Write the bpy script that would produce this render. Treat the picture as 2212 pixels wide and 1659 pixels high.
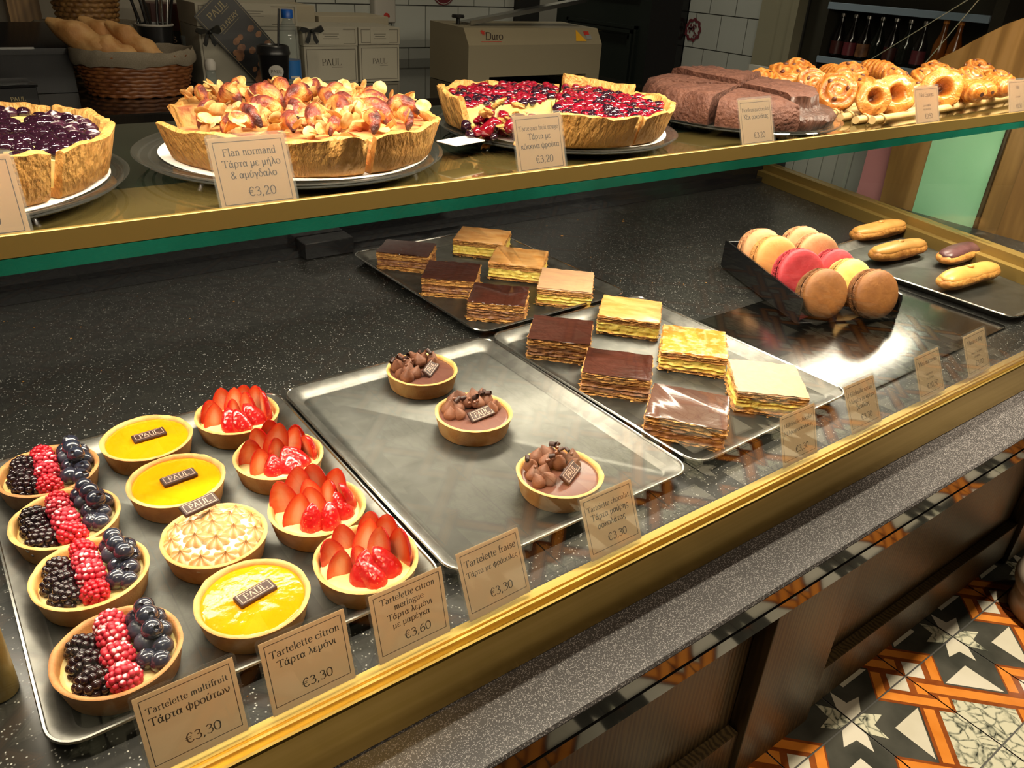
import bpy, bmesh, math, random
from mathutils import Vector, Matrix, noise
PI = math.pi
random.seed(7)
S = bpy.context.scene
for o in list(bpy.data.objects): bpy.data.objects.remove(o)
COL = S.collection
# ------------------------------------------------------------------ camera
cam = bpy.data.objects.new('camera', bpy.data.cameras.new('camera'))
COL.objects.link(cam)
cam.data.sensor_width = 36.0
cam.data.lens = 1684.45 / 2212 * 36
cam.data.clip_start = 0.02
CR = ((0.80624754, -0.5890257, 0.05489657), (-0.24331241, -0.4147582, -0.87679799), (0.53922535, 0.6935592, -0.47771504))
cam.matrix_world = Matrix(((CR[0][0], -CR[1][0], -CR[2][0], -0.30406945), (CR[0][1], -CR[1][1], -CR[2][1], -0.4585333),
                           (CR[0][2], -CR[1][2], -CR[2][2], 0.50368136), (0, 0, 0, 1)))
S.camera = cam
# ------------------------------------------------------------------ world, lights, exposure
W = bpy.data.worlds.new('shop_world'); S.world = W; W.use_nodes = True
W.node_tree.nodes['Background'].inputs[0].default_value = (1.0, 0.80, 0.58, 1)
W.node_tree.nodes['Background'].inputs[1].default_value = 0.06
S.view_settings.view_transform = 'Standard'; S.view_settings.look = 'None'
S.view_settings.gamma = 1.0; S.view_settings.use_curve_mapping = False
S.view_settings.exposure = 0.08
S.cycles.max_bounces = 10; S.cycles.transparent_max_bounces = 24
S.cycles.glossy_bounces = 5; S.cycles.diffuse_bounces = 4; S.cycles.transmission_bounces = 6
S.cycles.caustics_reflective = False; S.cycles.caustics_refractive = False
S.cycles.sample_clamp_indirect = 4.0
def lamp(name, kind, loc, power, col, target=None, **k):
    l = bpy.data.lights.new(name, kind); l.energy = power; l.color = col
    o = bpy.data.objects.new(name, l); o.location = loc
    for a, v in k.items(): setattr(l, a, v)
    if target is not None:
        o.rotation_euler = (Vector(target) - Vector(loc)).to_track_quat('-Z', 'X').to_euler()
    COL.objects.link(o); return o
WARM = (1.0, 0.83, 0.62)
# LED line under the upper shelf (lights the lower display) and LED line in the top rail (lights the upper shelf)
a = lamp('shelf_led_light', 'AREA', (0.55, 0.372, 0.268), 10.0, (1.0, 0.86, 0.68), shape='RECTANGLE', size=2.1, size_y=0.07)
a.rotation_euler = (math.radians(-2), 0, 0)
a = lamp('top_led_light', 'AREA', (0.55, 0.12, 0.70), 27.0, (1.0, 0.84, 0.64), shape='RECTANGLE', size=2.2, size_y=0.03)
a.rotation_euler = (math.radians(7), 0, 0)
# ceiling downlights: floor, back counter, aisle, shop side; front fill spots added
lamp('ceiling_and_fill_light', 'SPOT', (1.45, -0.40, 1.85), 380, (1.0, 0.85, 0.64), (1.35, -0.20, -0.78), spot_size=0.85, spot_blend=0.6, shadow_soft_size=0.05)
lamp('ceiling_and_fill_light', 'SPOT', (2.2, -0.9, 1.85), 50, WARM, (2.1, -1.1, -0.78), spot_size=1.0, spot_blend=0.7, shadow_soft_size=0.06)
lamp('ceiling_and_fill_light', 'SPOT', (0.8, 1.35, 1.85), 24, WARM, (0.75, 1.75, 0.1), spot_size=1.7, spot_blend=0.8, shadow_soft_size=0.08)
lamp('ceiling_and_fill_light', 'SPOT', (1.95, 2.0, 1.85), 34, (1.0, 0.88, 0.70), (2.5, 2.0, 0.2), spot_size=1.5, spot_blend=0.8, shadow_soft_size=0.08)
lamp('ceiling_and_fill_light', 'SPOT', (1.45, 0.5, 1.75), 16, (1.0, 0.92, 0.78), (1.85, 0.6, 0.0), spot_size=1.0, spot_blend=0.8, shadow_soft_size=0.08)
for x_ in (-0.2, 0.3, 0.8): lamp('ceiling_and_fill_light', 'SPOT', (x_, -1.0, 1.7), 42, (1.0, 0.78, 0.54), (x_, -0.07, -0.02), spot_size=0.60, spot_blend=1.0, shadow_soft_size=0.12)  # fill spots added to brighten cards and tart fronts, not fixtures of the shop
for x_ in (-0.35, 0.75, 1.85): lamp('ceiling_and_fill_light', 'SPOT', (x_, 0.52, 1.85), 20, WARM, (x_, 0.05, 0.0), spot_size=1.35, spot_blend=0.7, shadow_soft_size=0.04)
lamp('kitchen_light', 'POINT', (2.3, 3.4, 1.2), 9, (1.0, 0.95, 0.82), shadow_soft_size=0.1)
# ------------------------------------------------------------------ materials
class NT:
    def __init__(s, name):
        s.m = bpy.data.materials.new(name); s.m.use_nodes = True; s.t = s.m.node_tree
        s.b = s.t.nodes['Principled BSDF']; s.o = s.t.nodes['Material Output']
    def n(s, k, **ins):
        x = s.t.nodes.new(k)
        for a, v in ins.items():
            if hasattr(x, a): setattr(x, a, v)
            else: x.inputs[a.replace('_', ' ')].default_value = v
        return x
    def l(s, a, b): s.t.links.new(a, b)
    def tex(s, kind='noise', scale=10, detail=3, stretch=None, dist=0.0):
        c = s.n('ShaderNodeTexCoord'); src = c.outputs['Object']
        if stretch:
            mp = s.n('ShaderNodeMapping'); mp.inputs['Scale'].default_value = stretch; s.l(src, mp.inputs[0]); src = mp.outputs[0]
        if kind == 'noise':
            t = s.n('ShaderNodeTexNoise'); t.inputs['Scale'].default_value = scale; t.inputs['Detail'].default_value = detail
            t.inputs['Distortion'].default_value = dist; out = t.outputs[0]
        else:
            t = s.n('ShaderNodeTexVoronoi'); t.inputs['Scale'].default_value = scale; out = t.outputs[0]
            if kind == 'edge': t.feature = 'DISTANCE_TO_EDGE'
        s.l(src, t.inputs['Vector']); return out
    def ramp(s, src, stops):
        r = s.n('ShaderNodeValToRGB'); e = r.color_ramp.elements
        while len(e) < len(stops): e.new(0.5)
        for q, (p, c) in zip(e, stops): q.position = p; q.color = (*c, 1)
        s.l(src, r.inputs[0]); return r.outputs[0]
    def attr(s, name='k'):
        a = s.n('ShaderNodeAttribute'); a.attribute_name = name; return a.outputs['Fac']
    def mix(s, f, a, b):
        x = s.n('ShaderNodeMix'); x.data_type = 'RGBA'
        if isinstance(f, float): x.inputs[0].default_value = f
        else: s.l(f, x.inputs[0])
        for i, v in ((6, a), (7, b)):
            if isinstance(v, tuple): x.inputs[i].default_value = (*v, 1)
            else: s.l(v, x.inputs[i])
        return x.outputs[2]
    def bump(s, h, strength, dist=0.002):
        b = s.n('ShaderNodeBump'); b.inputs['Strength'].default_value = strength; b.inputs['Distance'].default_value = dist
        s.l(h, b.inputs['Height']); s.l(b.outputs[0], s.b.inputs['Normal'])
    def base(s, c, rough=0.5, metal=0.0, spec=0.5, coat=0.0, sss=0.0, trans=0.0):
        b = s.b.inputs
        if isinstance(c, tuple): b['Base Color'].default_value = (*c, 1)
        else: s.l(c, b['Base Color'])
        b['Roughness'].default_value = rough; b['Metallic'].default_value = metal
        b['Specular IOR Level'].default_value = spec; b['Coat Weight'].default_value = coat
        b['Coat Roughness'].default_value = 0.05
        if sss:
            b['Subsurface Weight'].default_value = sss; b['Subsurface Radius'].default_value = (0.6, 0.3, 0.15)
            b['Subsurface Scale'].default_value = 0.004
        b['Transmission Weight'].default_value = trans
        return s
M = {}
def mat(name, c, rough=0.5, metal=0.0, spec=0.5, coat=0.0, c2=None, nscale=20, lo=0.4, hi=0.6, bscale=None, bstr=0.3, bdist=0.002, stretch=None, kind='noise', sss=0.0, bkind='noise', dist=0.0):
    t = NT(name)
    col = c
    if c2: col = t.ramp(t.tex(kind, nscale, 4, stretch, dist), [(lo, c), (hi, c2)])
    t.base(col, rough, metal, spec, coat, sss)
    if bscale: t.bump(t.tex(bkind, bscale, 4, stretch), bstr, bdist)
    M[name] = t.m; return t
def glass(name, tint=(0.97, 0.99, 0.98), gl=1.0, milky=0.0, ior=1.45, rough=0.0):
    t = NT(name)
    tr = t.n('ShaderNodeBsdfTransparent'); tr.inputs[0].default_value = (*tint, 1)
    g = t.n('ShaderNodeBsdfGlossy'); g.inputs['Roughness'].default_value = rough; g.inputs[0].default_value = (gl, gl, gl, 1)
    gm = t.n('ShaderNodeNewGeometry'); dt = t.n('ShaderNodeVectorMath'); dt.operation = 'DOT_PRODUCT'
    t.l(gm.outputs['Normal'], dt.inputs[0]); t.l(gm.outputs['Incoming'], dt.inputs[1])
    def mth(op, a, b=None):
        x = t.n('ShaderNodeMath'); x.operation = op
        for i, v in enumerate((a, b)):
            if v is None: continue
            if isinstance(v, float): x.inputs[i].default_value = v
            else: t.l(v, x.inputs[i])
        return x.outputs[0]
    f0 = ((ior - 1) / (ior + 1)) ** 2
    fr = mth('ADD', mth('MULTIPLY', mth('POWER', mth('SUBTRACT', 1.0, mth('ABSOLUTE', dt.outputs['Value'])), 5.0), 1 - f0), f0)
    mx = t.n('ShaderNodeMixShader'); t.l(fr, mx.inputs[0]); t.l(tr.outputs[0], mx.inputs[1]); t.l(g.outputs[0], mx.inputs[2])
    out = mx.outputs[0]
    if milky:
        d = t.n('ShaderNodeBsdfDiffuse'); d.inputs[0].default_value = (0.8, 0.8, 0.76, 1)
        m2 = t.n('ShaderNodeMixShader'); m2.inputs[0].default_value = milky
        t.l(out, m2.inputs[1]); t.l(d.outputs[0], m2.inputs[2]); out = m2.outputs[0]
    t.l(out, t.o.inputs[0]); M[name] = t.m
def emit(name, c, s):
    t = NT(name); t.b.inputs['Base Color'].default_value = (*c, 1)
    t.b.inputs['Emission Color'].default_value = (*c, 1); t.b.inputs['Emission Strength'].default_value = s; M[name] = t.m
# speckled granites
def granite(name, dark, light, scale, thr, rough, amount=1.0):
    t = NT(name)
    v = t.n('ShaderNodeTexVoronoi'); v.inputs['Scale'].default_value = scale; c = t.n('ShaderNodeTexCoord'); t.l(c.outputs['Object'], v.inputs['Vector'])
    sep = t.n('ShaderNodeSeparateColor'); t.l(v.outputs['Color'], sep.inputs[0])
    f = t.ramp(sep.outputs[0], [(thr, (0, 0, 0)), (min(1, thr + 0.12), (amount,) * 3)])
    d = t.ramp(v.outputs['Distance'], [(0.25, (1, 1, 1)), (0.5, (0, 0, 0))])
    mu = t.n('ShaderNodeMath'); mu.operation = 'MULTIPLY'; t.l(f, mu.inputs[0]); t.l(d, mu.inputs[1])
    cl = t.mix(t.tex('noise', 6, 3), dark, tuple(x * 1.8 for x in dark))
    t.base(t.mix(mu.outputs[0], cl, light), rough); M[name] = t.m
granite('black_granite', (0.013, 0.013, 0.012), (0.50, 0.50, 0.46), 520, 0.88, 0.28)
granite('ledge_granite', (0.035, 0.033, 0.033), (0.36, 0.34, 0.34), 800, 0.30, 0.25, 0.75)
mat('polished_black', (0.006, 0.006, 0.006), 0.05)
mat('counter_black', (0.010, 0.009, 0.008), 0.06, c2=(0.016, 0.013, 0.010), nscale=8)
mat('matt_black', (0.012, 0.012, 0.012), 0.5)
mat('black_plastic', (0.014, 0.014, 0.015), 0.3)
mat('gloss_black', (0.010, 0.010, 0.011), 0.12)
t = mat('tray_steel', (0.085, 0.085, 0.075), 0.37, 0.8, c2=(0.105, 0.105, 0.094), nscale=45, bscale=420, bstr=0.05, bdist=0.0006)
mat('tray_wall', (0.21, 0.205, 0.185), 0.42, 0.9, c2=(0.16, 0.155, 0.14), nscale=60)
mat('tray_rim', (0.66, 0.64, 0.59), 0.25, 1.0)
mat('sheet_steel', (0.10, 0.098, 0.092), 0.17, 1.0, c2=(0.125, 0.123, 0.115), nscale=6, stretch=(2, 60, 2))
mat('gold', (0.78, 0.56, 0.17), 0.30, 1.0, c2=(0.70, 0.49, 0.13), nscale=3, stretch=(0.5, 30, 30))
mat('gold_matt', (0.30, 0.20, 0.055), 0.42, 0.55)
mat('brass_shelf', (0.15, 0.112, 0.038), 0.07, 0.35, 1.0, coat=1.0)
mat('glass_edge', (0.006, 0.085, 0.055), 0.08, 0, 0.7, c2=(0.010, 0.14, 0.095), nscale=5)
mat('dark_glass', (0.012, 0.017, 0.011), 0.04, 0, 0.8); mat('panel_edge', (0.16, 0.17, 0.14), 0.3); glass('clear_glass'); glass('acrylic', (0.96, 0.97, 0.96), 1.0, 0.012); glass('acrylic_rib', (0.30, 0.30, 0.27), 0.9, 0.04)
glass('sleeve_film', (0.99, 0.99, 0.98), 0.6, 0.03); glass('bottle_clear', (0.80, 0.86, 0.88), 1.0, 0.10)
emit('led', (1.0, 0.86, 0.66), 260.0)
t = NT('card_paper'); t.base(t.mix(t.tex('noise', 14, 3), (0.66, 0.51, 0.36), (0.70, 0.55, 0.39)), 0.55)
tl = t.n('ShaderNodeBsdfTranslucent'); tl.inputs[0].default_value = (1.0, 0.84, 0.62, 1); mx = t.n('ShaderNodeMixShader'); mx.inputs[0].default_value = 0.74
t.l(t.b.outputs[0], mx.inputs[1]); t.l(tl.outputs[0], mx.inputs[2]); t.l(mx.outputs[0], t.o.inputs[0]); M['card_paper'] = t.m
mat('ink', (0.035, 0.022, 0.018), 0.6)
mat('doily_paper', (0.82, 0.79, 0.76), 0.7)
# food
mat('tart_crust', (0.76, 0.43, 0.145), 0.62, c2=(0.64, 0.31, 0.085), nscale=55, bscale=500, bstr=0.35, bdist=0.0012, sss=0.12)
mat('tart_crust_dark', (0.44, 0.19, 0.06), 0.62, c2=(0.55, 0.27, 0.09), nscale=70, bscale=450, bstr=0.4, bdist=0.0012, sss=0.1)
mat('puff_crust', (0.69, 0.37, 0.11), 0.5, c2=(0.52, 0.23, 0.05), nscale=40, lo=0.40, hi=0.85, bscale=170, bstr=0.9, bdist=0.006, stretch=(1, 1, 0.5), sss=0.1, dist=0.3)
mat('lemon_curd', (0.80, 0.31, 0.004), 0.09, spec=0.32, c2=(0.74, 0.27, 0.003), nscale=22, bscale=60, bstr=0.25, bdist=0.004, sss=0.12)
mat('custard', (0.80, 0.66, 0.24), 0.4, c2=(0.72, 0.60, 0.30), nscale=60, sss=0.2)
mat('vanilla_cream', (0.86, 0.66, 0.14), 0.5, c2=(0.78, 0.55, 0.10), nscale=90, bscale=160, bstr=0.7, bdist=0.003, sss=0.2)
mat('choco_cream', (0.20, 0.075, 0.030), 0.5, c2=(0.30, 0.125, 0.045), nscale=110, bscale=170, bstr=0.7, bdist=0.003)
mat('flaky', (0.66, 0.34, 0.085), 0.6, c2=(0.33, 0.12, 0.026), nscale=75, lo=0.38, hi=0.66, bscale=190, bstr=1.0, bdist=0.006, stretch=(1, 1, 3.2), dist=0.8)
mat('choc_icing', (0.060, 0.017, 0.011), 0.16, coat=0.3, c2=(0.045, 0.013, 0.008), nscale=30, bscale=60, bstr=0.12, bdist=0.003, stretch=(1, 3, 1))
mat('choc_icing_pale', (0.105, 0.052, 0.038), 0.20, coat=0.3, bscale=45, bstr=0.1, bdist=0.003, stretch=(1, 4, 1))
mat('caramel_glaze', (0.62, 0.27, 0.065), 0.34, coat=0.15, c2=(0.72, 0.38, 0.13), nscale=26, bscale=50, bstr=0.15, bdist=0.003, stretch=(1, 3, 1))
mat('sugar_glaze', (0.52, 0.30, 0.17), 0.45, coat=0.0, c2=(0.58, 0.34, 0.18), nscale=24, bscale=45, bstr=0.18, bdist=0.003, stretch=(1, 4, 1))
mat('burnt_glaze', (0.64, 0.235, 0.03), 0.22, coat=0.4, c2=(0.82, 0.50, 0.20), nscale=70, lo=0.5, hi=0.62, bscale=110, bstr=0.5, bdist=0.003)
mat('ganache', (0.125, 0.050, 0.036), 0.28, c2=(0.135, 0.055, 0.040), nscale=10)
mat('choc_mousse', (0.165, 0.062, 0.032), 0.55, c2=(0.215, 0.085, 0.045), nscale=80, bscale=350, bstr=0.25, sss=0.05)
mat('dark_choc', (0.042, 0.016, 0.012), 0.48)
mat('raisin_skin', (0.11, 0.030, 0.012), 0.4); mat('choc_pearl', (0.16, 0.055, 0.028), 0.15, coat=0.6)
mat('plaque_text', (0.55, 0.36, 0.27), 0.5)
t = NT('meringue'); t.base(t.ramp(t.attr(), [(0.0, (0.76, 0.69, 0.54)), (0.3, (0.74, 0.53, 0.27)), (0.7, (0.62, 0.31, 0.09)), (1.0, (0.22, 0.07, 0.02))]), 0.5, sss=0.2); M['meringue'] = t.m
def sugar(name, c, c2, nscale, thr, rough, coat, cell=None):
    """fruit skin with a dusting of icing sugar that lies on the upward faces"""
    t = NT(name)
    col = t.mix(t.tex('noise', nscale, 2), c, c2)
    g = t.n('ShaderNodeNewGeometry'); sx = t.n('ShaderNodeSeparateXYZ'); t.l(g.outputs['Normal'], sx.inputs[0])
    nz = t.tex('noise', 130, 5)
    ad = t.n('ShaderNodeMath'); ad.operation = 'MULTIPLY_ADD'; ad.inputs[1].default_value = 0.35; t.l(sx.outputs[2], ad.inputs[0]); t.l(nz, ad.inputs[2])
    if thr < 2:
        f = t.ramp(ad.outputs[0], [(min(1, thr), (0, 0, 0)), (min(1, thr + 0.13), (1, 1, 1))])
        col = t.mix(f, col, (0.80, 0.74, 0.74))
    t.base(col, rough, coat=coat, sss=0.1); M[name] = t.m
sugar('raspberry', (0.62, 0.014, 0.03), (0.46, 0.006, 0.018), 60, 0.97, 0.35, 0.2)
sugar('raspberry_sugared', (0.62, 0.03, 0.055), (0.44, 0.008, 0.03), 60, 0.80, 0.5, 0.0)
sugar('blackberry', (0.012, 0.006, 0.008), (0.020, 0.008, 0.012), 60, 9, 0.16, 0.4)
sugar('blueberry', (0.016, 0.018, 0.035), (0.03, 0.034, 0.055), 50, 9, 0.22, 0.8)
sugar('blueberry_sugared', (0.03, 0.034, 0.06), (0.05, 0.055, 0.08), 50, 0.86, 0.4, 0.2)
t = NT('strawberry_skin'); v = t.tex('voronoi', 330)
t.base(t.mix(t.ramp(v, [(0.10, (1, 1, 1)), (0.22, (0, 0, 0))]), t.mix(t.tex('noise', 60), (0.56, 0.010, 0.010), (0.36, 0.004, 0.007)), (0.66, 0.18, 0.05)), 0.2, coat=0.5, sss=0.04)
t.bump(v, 0.5, 0.001); M['strawberry_skin'] = t.m
t = NT('strawberry_flesh'); t.base(t.ramp(t.attr(), [(0.0, (0.56, 0.014, 0.008)), (0.2, (0.66, 0.065, 0.016)), (0.6, (0.74, 0.15, 0.045)), (1.0, (0.80, 0.38, 0.20))]), 0.24, coat=0.4, sss=0.06); M['strawberry_flesh'] = t.m
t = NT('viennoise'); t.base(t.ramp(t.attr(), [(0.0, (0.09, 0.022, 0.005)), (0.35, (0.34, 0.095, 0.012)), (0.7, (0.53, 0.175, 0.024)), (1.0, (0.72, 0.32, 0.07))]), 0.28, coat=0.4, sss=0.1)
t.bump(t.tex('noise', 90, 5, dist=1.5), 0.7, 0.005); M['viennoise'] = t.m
sugar('berry_jam', (0.014, 0.005, 0.010), (0.030, 0.006, 0.018), 70, 9, 0.10, 1.0)
sugar('berry_jam_sugar', (0.035, 0.008, 0.02), (0.06, 0.012, 0.035), 70, 0.80, 0.3, 0.2)
sugar('red_jam', (0.34, 0.004, 0.016), (0.12, 0.003, 0.016), 45, 9, 0.10, 1.0)
t = NT('baked_apple'); nz_ = t.tex('noise', 75, 5); am_ = t.n('ShaderNodeMath'); am_.operation = 'MULTIPLY_ADD'; am_.inputs[1].default_value = 1.5; t.l(nz_, am_.inputs[0]); t.l(t.attr(), am_.inputs[2]); sb_ = t.n('ShaderNodeMath'); sb_.operation = 'SUBTRACT'; t.l(am_.outputs[0], sb_.inputs[0]); sb_.inputs[1].default_value = 0.74
t.base(t.ramp(sb_.outputs[0], [(0.0, (0.76, 0.42, 0.13)), (0.35, (0.62, 0.19, 0.045)), (0.6, (0.24, 0.045, 0.03)), (1.0, (0.045, 0.012, 0.014))]), 0.42, coat=0.1); t.bump(t.tex('noise', 160, 4), 0.8, 0.005)
g = t.n('ShaderNodeNewGeometry'); sx = t.n('ShaderNodeSeparateXYZ'); t.l(g.outputs['Normal'], sx.inputs[0]); M['baked_apple'] = t.m
mat('almond', (0.84, 0.57, 0.25), 0.5, c2=(0.56, 0.27, 0.07), nscale=120, sss=0.1)
mat('flan_top', (0.78, 0.47, 0.17), 0.45, c2=(0.55, 0.17, 0.08), nscale=60, lo=0.45, hi=0.62, bscale=140, bstr=0.6, bdist=0.004)
mat('choc_cake', (0.135, 0.050, 0.030), 0.72, c2=(0.10, 0.034, 0.020), nscale=60, bscale=150, bstr=1.0, bdist=0.005)
mat('choc_cake_inside', (0.055, 0.020, 0.012), 0.45, c2=(0.09, 0.035, 0.02), nscale=70, bscale=120, bstr=1.0, bdist=0.006, stretch=(1, 1, .3))
for n_, c_ in dict(coral=((0.66, 0.30, 0.13), (0.70, 0.34, 0.16)), apricot=((0.76, 0.33, 0.09), (0.74, 0.36, 0.11)), red=((0.66, 0.05, 0.065), (0.70, 0.07, 0.085)), yellow=((0.76, 0.47, 0.13), (0.74, 0.44, 0.11)), brown=((0.235, 0.088, 0.018), (0.20, 0.072, 0.015))).items():
    mat('macaron_' + n_, c_[0], 0.6, c2=c_[1], nscale=70, bscale=210, bstr=0.3, bdist=0.0015)
    mat('macaron_foot_' + n_, tuple(x * 0.85 for x in c_[0]), 0.8, c2=tuple(x * 0.6 for x in c_[0]), nscale=260, bscale=320, bstr=1.0, bdist=0.004)
mat('choux', (0.62, 0.30, 0.07), 0.55, c2=(0.45, 0.18, 0.035), nscale=60, bscale=130, bstr=0.8, bdist=0.003)
mat('coffee_icing', (0.66, 0.33, 0.085), 0.35, c2=(0.60, 0.28, 0.065), nscale=30, bscale=60, bstr=0.2, bdist=0.003)
mat('choc_fondant', (0.075, 0.028, 0.030), 0.35, c2=(0.10, 0.04, 0.042), nscale=40, bscale=60, bstr=0.3, bdist=0.003)
# room and furniture
t = NT('oak_dark'); w = t.n('ShaderNodeTexWave'); w.inputs['Scale'].default_value = 9; w.inputs['Distortion'].default_value = 7; w.inputs['Detail'].default_value = 4; w.inputs['Detail Scale'].default_value = 1.6
mp = t.n('ShaderNodeMapping'); mp.inputs['Scale'].default_value = (3.4, 3.4, 0.35); c = t.n('ShaderNodeTexCoord'); t.l(c.outputs['Object'], mp.inputs[0]); t.l(mp.outputs[0], w.inputs[0])
t.base(t.ramp(w.outputs[0], [(0.15, (0.034, 0.022, 0.009)), (0.6, (0.068, 0.046, 0.018)), (1.0, (0.082, 0.056, 0.022))]), 0.38); t.bump(w.outputs[0], 0.15, 0.001); M['oak_dark'] = t.m
t = NT('oak'); w = t.n('ShaderNodeTexWave'); w.inputs['Scale'].default_value = 6; w.inputs['Distortion'].default_value = 9; w.inputs['Detail'].default_value = 3
mp = t.n('ShaderNodeMapping'); mp.inputs['Scale'].default_value = (3, 3, 0.3); c = t.n('ShaderNodeTexCoord'); t.l(c.outputs['Object'], mp.inputs[0]); t.l(mp.outputs[0], w.inputs[0])
t.base(t.ramp(w.outputs[0], [(0.0, (0.20, 0.105, 0.03)), (0.7, (0.30, 0.165, 0.05)), (1.0, (0.34, 0.19, 0.065))]), 0.4); M['oak'] = t.m
mat('tile_dark', (0.042, 0.044, 0.036), 0.16, c2=(0.075, 0.075, 0.062), nscale=9)
mat('tile_rust', (0.20, 0.048, 0.010), 0.2, c2=(0.26, 0.07, 0.015), nscale=30)
mat('tile_orange', (0.62, 0.20, 0.025), 0.18, c2=(0.70, 0.25, 0.04), nscale=12)
mat('tile_white', (0.66, 0.63, 0.52), 0.16, c2=(0.58, 0.55, 0.43), nscale=7)
t = NT('tile_marble'); nz = t.tex('noise', 30, 5, dist=3.0)
c = t.n('ShaderNodeTexCoord'); wn = t.n('ShaderNodeTexNoise'); wn.inputs['Scale'].default_value = 22; t.l(c.outputs['Object'], wn.inputs['Vector'])
wm = t.n('ShaderNodeVectorMath'); wm.operation = 'MULTIPLY_ADD'; t.l(wn.outputs['Color'], wm.inputs[0]); wm.inputs[1].default_value = (0.05, 0.05, 0); t.l(c.outputs['Object'], wm.inputs[2])
vo = t.n('ShaderNodeTexVoronoi'); vo.feature = 'DISTANCE_TO_EDGE'; vo.inputs['Scale'].default_value = 42; t.l(wm.outputs[0], vo.inputs['Vector']); e = vo.outputs[0]
mu = t.n('ShaderNodeMath'); mu.operation = 'MULTIPLY'; t.l(e, mu.inputs[0]); mu.inputs[1].default_value = 4.0
ad = t.n('ShaderNodeMath'); ad.operation = 'ADD'; t.l(mu.outputs[0], ad.inputs[0]); t.l(nz, ad.inputs[1])
t.base(t.ramp(ad.outputs[0], [(0.40, (0.03, 0.034, 0.028)), (0.62, (0.30, 0.31, 0.23)), (1.0, (0.60, 0.59, 0.44))]), 0.16); M['tile_marble'] = t.m
mat('wall_tile', (0.50, 0.52, 0.48), 0.12); mat('tile_grout', (0.085, 0.085, 0.078), 0.8)
mat('maroon', (0.16, 0.03, 0.04), 0.3); mat('plaster', (0.42, 0.38, 0.31), 0.7); mat('cream_paint', (0.34, 0.32, 0.22), 0.5)
mat('door_paint', (0.013, 0.018, 0.015), 0.28); mat('white_paint', (0.62, 0.62, 0.55), 0.5)
mat('green_panel', (0.30, 0.62, 0.36), 0.5, c2=(0.36, 0.68, 0.42), nscale=5); mat('pink_card', (0.60, 0.25, 0.26), 0.6); mat('panel_white', (0.55, 0.55, 0.50), 0.5)
mat('box_card', (0.40, 0.37, 0.29), 0.6); mat('box_ink', (0.10, 0.085, 0.065), 0.6); mat('beige_card', (0.44, 0.385, 0.275), 0.6)
mat('ribbon', (0.010, 0.011, 0.010), 0.25); mat('slicer_paint', (0.27, 0.23, 0.15), 0.42); mat('steel', (0.55, 0.55, 0.54), 0.25, 1.0)
mat('yellow_sticker', (0.70, 0.36, 0.02), 0.4); mat('red_ink', (0.45, 0.03, 0.02), 0.5); mat('grey_sticker', (0.25, 0.25, 0.25), 0.5)
mat('wicker', (0.24, 0.085, 0.025), 0.45, c2=(0.15, 0.045, 0.012), nscale=60); mat('wicker_pale', (0.33, 0.17, 0.05), 0.5, c2=(0.22, 0.10, 0.03), nscale=60)
mat('linen', (0.20, 0.165, 0.115), 0.85, c2=(0.24, 0.20, 0.145), nscale=400, bscale=600, bstr=0.3)
mat('baguette', (0.46, 0.215, 0.065), 0.6, c2=(0.60, 0.34, 0.13), nscale=26, bscale=60, bstr=0.5, bdist=0.005)
mat('rattan', (0.70, 0.50, 0.24), 0.4, c2=(0.60, 0.40, 0.17), nscale=30); mat('water_blue', (0.02, 0.14, 0.42), 0.3); mat('cap_blue', (0.01, 0.10, 0.45), 0.35)
mat('yellow_juice', (0.60, 0.44, 0.02), 0.3); mat('fridge_shelf', (0.30, 0.40, 0.50), 0.35); mat('fridge_frame', (0.045, 0.043, 0.032), 0.3)
mat('bottle_dark', (0.006, 0.004, 0.004), 0.12); mat('orange_drink', (0.22, 0.06, 0.004), 0.2); mat('bottle_green', (0.006, 0.008, 0.006), 0.12)
mat('gold_ink', (0.34, 0.27, 0.13), 0.5); mat('leaf_black', (0.008, 0.008, 0.009), 0.35); mat('photo_bread', (0.26, 0.115, 0.045), 0.5, c2=(0.12, 0.045, 0.02), nscale=40); mat('cup_white', (0.5, 0.47, 0.42), 0.5)
mat('dark_red', (0.06, 0.012, 0.010), 0.4); mat('urn_stone', (0.50, 0.43, 0.34), 0.25, c2=(0.40, 0.33, 0.25), nscale=8, stretch=(1, 1, 5)); mat('ceiling_paint', (0.10, 0.09, 0.075), 0.8)
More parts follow.
